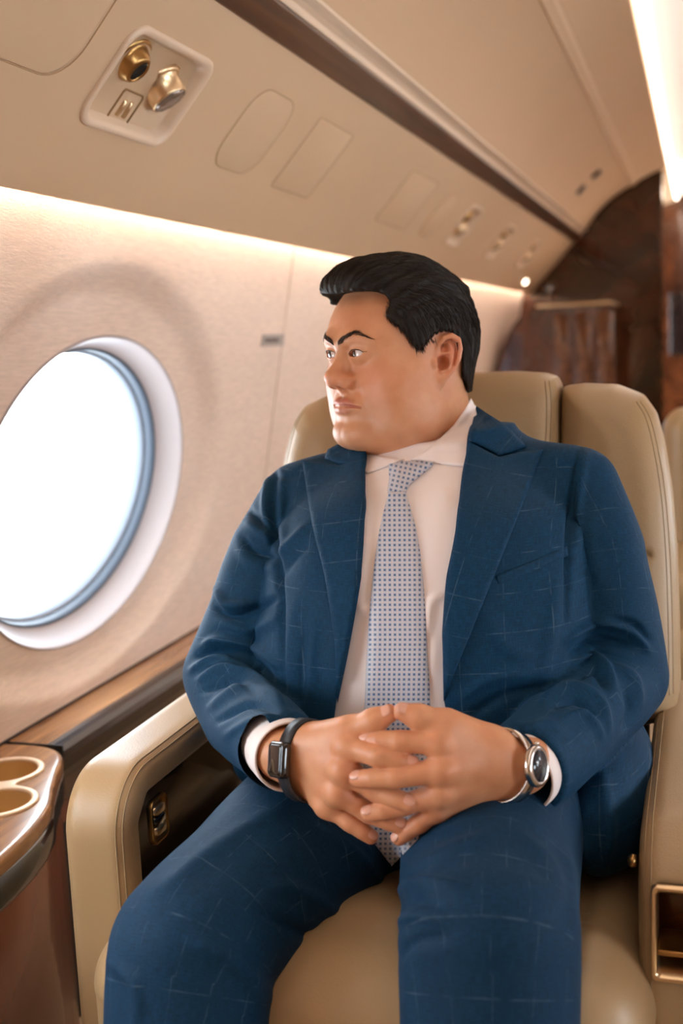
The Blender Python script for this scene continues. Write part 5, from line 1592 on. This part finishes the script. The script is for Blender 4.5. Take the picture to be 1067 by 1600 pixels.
# tie
def tiemat():
    m, t, b = newmat('dotted_silk')
    a = t.nodes.new('ShaderNodeAttribute'); a.attribute_name = 'cloth'
    def m_(op, x, y=None):
        n = t.nodes.new('ShaderNodeMath'); n.operation = op
        for i, v in enumerate((x, y)):
            if v is None: continue
            if isinstance(v, (int, float)): n.inputs[i].default_value = v
            else: t.links.new(v, n.inputs[i])
        return n.outputs[0]
    sp_ = t.nodes.new('ShaderNodeSeparateXYZ'); t.links.new(a.outputs['Vector'], sp_.inputs[0])
    cell = .0056; ms = []; gs = []
    for ch in 'XY':
        f = m_('ABSOLUTE', m_('SUBTRACT', m_('FRACT', m_('DIVIDE', sp_.outputs[ch], cell)), .5))
        ms.append(m_('LESS_THAN', f, .225)); gs.append(m_('GREATER_THAN', f, .44))
    sq = m_('MULTIPLY', ms[0], ms[1]); gd = m_('MAXIMUM', gs[0], gs[1])
    mx = t.nodes.new('ShaderNodeMix'); mx.data_type = 'RGBA'; mx.inputs[6].default_value = lin('#b3b4bf'); mx.inputs[7].default_value = lin('#c6c2c4'); t.links.new(gd, mx.inputs[0])
    mx2 = t.nodes.new('ShaderNodeMix'); mx2.data_type = 'RGBA'; mx2.inputs[7].default_value = lin('#4a6488'); t.links.new(sq, mx2.inputs[0]); t.links.new(mx.outputs[2], mx2.inputs[6])
    t.links.new(mx2.outputs[2], b.inputs['Base Color']); b.inputs['Roughness'].default_value = .5; b.inputs['Sheen Weight'].default_value = .2
    return m
M['tie'] = tiemat()
tb = sp((608, 768), (599, 800), (589, 850), (580, 925), (574, 1000), (570, 1090), (568, 1180), (569, 1260)) + [(580, 1312), (612, 1354), (652, 1312)] + sp((677, 1260), (675, 1180), (672, 1090), (667, 1000), (661, 905), (651, 830), (633, 768))
def uv_tie(P, V):
    w = np.interp(P[:, 1], [768, 1354], [0, 1]); k = .00072
    return np.stack([(P[:, 0] - np.interp(P[:, 1], [768, 1000, 1354], [620, 621, 613])) * k, P[:, 1] * k, 0 * w], 1)
tie = drape('necktie', tb, [b_shirt, b_trousers], M['tie'], man, off=.003, bulge=.005, taper=16, step=4, smooth=60, uv=uv_tie)
kn = sp((607, 725), (625, 721), (652, 720), (677, 724), (655, 745), (640, 758), (633, 771), (620, 773), (606, 771), (608, 748))
def uv_knot(P, V):
    k = .00074; a = .22; x, y = P[:, 0] - 620, P[:, 1] - 740
    return np.stack([(x * math.cos(a) + y * math.sin(a)) * k, (-x * math.sin(a) + y * math.cos(a)) * k, 0 * x], 1)
drape('knot', kn, [b_shirt], M['tie'], tie, off=.006, bulge=.012, taper=14, step=3, smooth=25, uv=uv_knot)
# jacket sleeve buttons
# ---------------------------------------------------------------- cuffs, watches, links
def forearm(H, S_):
    w = np.array(H['wrist']); e = np.array(S_[-2]); a = w - e; return a / np.linalg.norm(a)
for nm, H, S_, rc in (('r', HR, SLV_R, .0365), ('l', HLf, SLV_L, .0390)):
    ax = forearm(H, S_); w = np.array(H['wrist']); c = np.array(S_[-1])
    ax2 = axis_end(S_); rr_ = rc
    prof = [(rr_ - .002, -.030), (rr_ - .001, .016), (rr_ - .0015, .0275), (rr_ + .0004, .029), (rr_ + .0016, .0275), (rr_ + .0020, .016), (rr_ + .0012, -.030)]
    o = lathe('shirt_cuff', prof, c, ax2, M['shirt'], shirt, n=56, cap=False, sx=1.0)
def strap_loop(c, ax, ra, rb, half, thick, ref, n=64):
    """a band of given width round an oval wrist"""
    u = ref - ax * (ref @ ax); u /= np.linalg.norm(u); v = np.cross(ax, u); loops = []
    for r_, h in ((0, -half), (thick, -half), (thick, half), (0, half), (0, -half)):
        loops.append([c + ax * h + (ra + r_) * math.cos(2 * math.pi * k / n) * u + (rb + r_) * math.sin(2 * math.pi * k / n) * v for k in range(n)])
    return loops, u, v
M['rubber'] = pmat('black_rubber', '#15151a', .5)
M['screen'] = pmat('dark_screen', '#0b0c10', .08, coat=.6)
def wrist_size(c, ax, ref):
    """centre and half sizes of the wrist where a band goes round it"""
    u = ref - ax * (ref @ ax); u /= np.linalg.norm(u); v = np.cross(ax, u); out = []
    for d in (u, v):
        e = []
        for sg in (1, -1):
            h = hand_bvh.ray_cast(Vector(c + sg * d * .06), Vector(-sg * d))
            e.append(sg * (.06 - h[3]) if h[0] is not None else sg * .028)
        c = c + d * (e[0] + e[1]) / 2; out.append((e[0] - e[1]) / 2)
    return c, out[0] + .0008, out[1] + .0008
# smart watch on his right wrist
axR = np.array(HR['base'][1]) - np.array(SLV_R[-1]); axR /= np.linalg.norm(axR)
cR = np.array(A(490, 1183, 1.090))
face = np.array(A(476, 1189, 1.03)) - cR; face -= axR * (face @ axR); face /= np.linalg.norm(face)
cR, ra_, rb_ = wrist_size(cR, axR, face); print('wrist', ra_, rb_)
loops, u, v = strap_loop(cR, axR, ra_, rb_, .0115, .0025, face)
wt = empty('smart_watch', tuple(cR)); wt.parent = man; wt.matrix_parent_inverse = Matrix.Translation(man.location).inverted()
loft('strap', loops, M['rubber'], wt, cap1=False)
def plate(name, c, n_, up, outline, h0, h1, m, parent, round_=.0):
    s = np.cross(up, n_); s /= np.linalg.norm(s); up = np.cross(n_, s)
    L = lambda h, k: [c + n_ * h + s * a * k + up * b * k for a, b in outline]
    return loft(name, [L(h0, .94), L(h0 + .0015, 1), L(h1 - .002, 1), L(h1 - .0006, .96), L(h1, .88)], m, parent, cap0=True)
cs = plate('watch_case', cR + u * (ra_ - .0005), u, axR, rrect(.0185, .0165, .006), 0, .0100, M['black'], wt)
plate('watch_screen', cR + u * (ra_ - .0005), u, axR, rrect(.0160, .0140, .005), .0096, .0110, M['screen'], wt)
# round steel watch on his left wrist
axL = np.array(HLf['base'][1]) - np.array(SLV_L[-1]); axL /= np.linalg.norm(axL)
cL = np.array(A(770, 1198, 1.100))
face = (CAMPOS - cL) / np.linalg.norm(CAMPOS - cL) * .62 + R_ * .78; face -= axL * (face @ axL); face /= np.linalg.norm(face)
cL, raL, rb_ = wrist_size(cL, axL, face); print('wrist', raL, rb_)
loops, u, v = strap_loop(cL, axL, raL, rb_, .0085, .0028, face)
wl = empty('wristwatch', tuple(cL)); wl.parent = man; wl.matrix_parent_inverse = Matrix.Translation(man.location).inverted()
loft('bracelet', loops, M['silver'], wl, cap1=False)
lathe('watch_case', [(.0005, 0), (.0185, 0), (.0205, .002), (.0208, .006), (.0195, .0085), (.0165, .0095), (.0155, .0085), (.0005, .0085)], cL + u * (raL - .0005), u, M['silver'], wl, cap=False)
lathe('dial', [(.0158, .0084), (.0158, .0090), (.0005, .0090)], cL + u * (raL - .0005), u, pmat('dark_dial', '#1b2430', .15, coat=.5), wl, cap=False)
for a in (0.3,): tube('hand', [cL + u * (raL + .0088), cL + u * (raL + .0088) + .010 * (math.cos(a) * axL + math.sin(a) * v)], .0005, M['silver'], wl)
lathe('crown', [(.0005, 0), (.0025, 0), (.0025, .003), (.0005, .003)], cL + u * (raL + .004) - axL * .0 + v * .0205, v, M['silver'], wl, cap=False)
for S_, q in ((SLV_R, A(418, 1210, 1.10)), (SLV_L, A(822, 1246, 1.13))):
    n_ = CAMPOS - np.array(q); n_ /= np.linalg.norm(n_)
    lathe('cufflink', [(.0005, -.004), (.0055, -.004), (.0060, .0), (.0045, .002), (.0005, .002)], q, n_, M['gold'], shirt, cap=False)
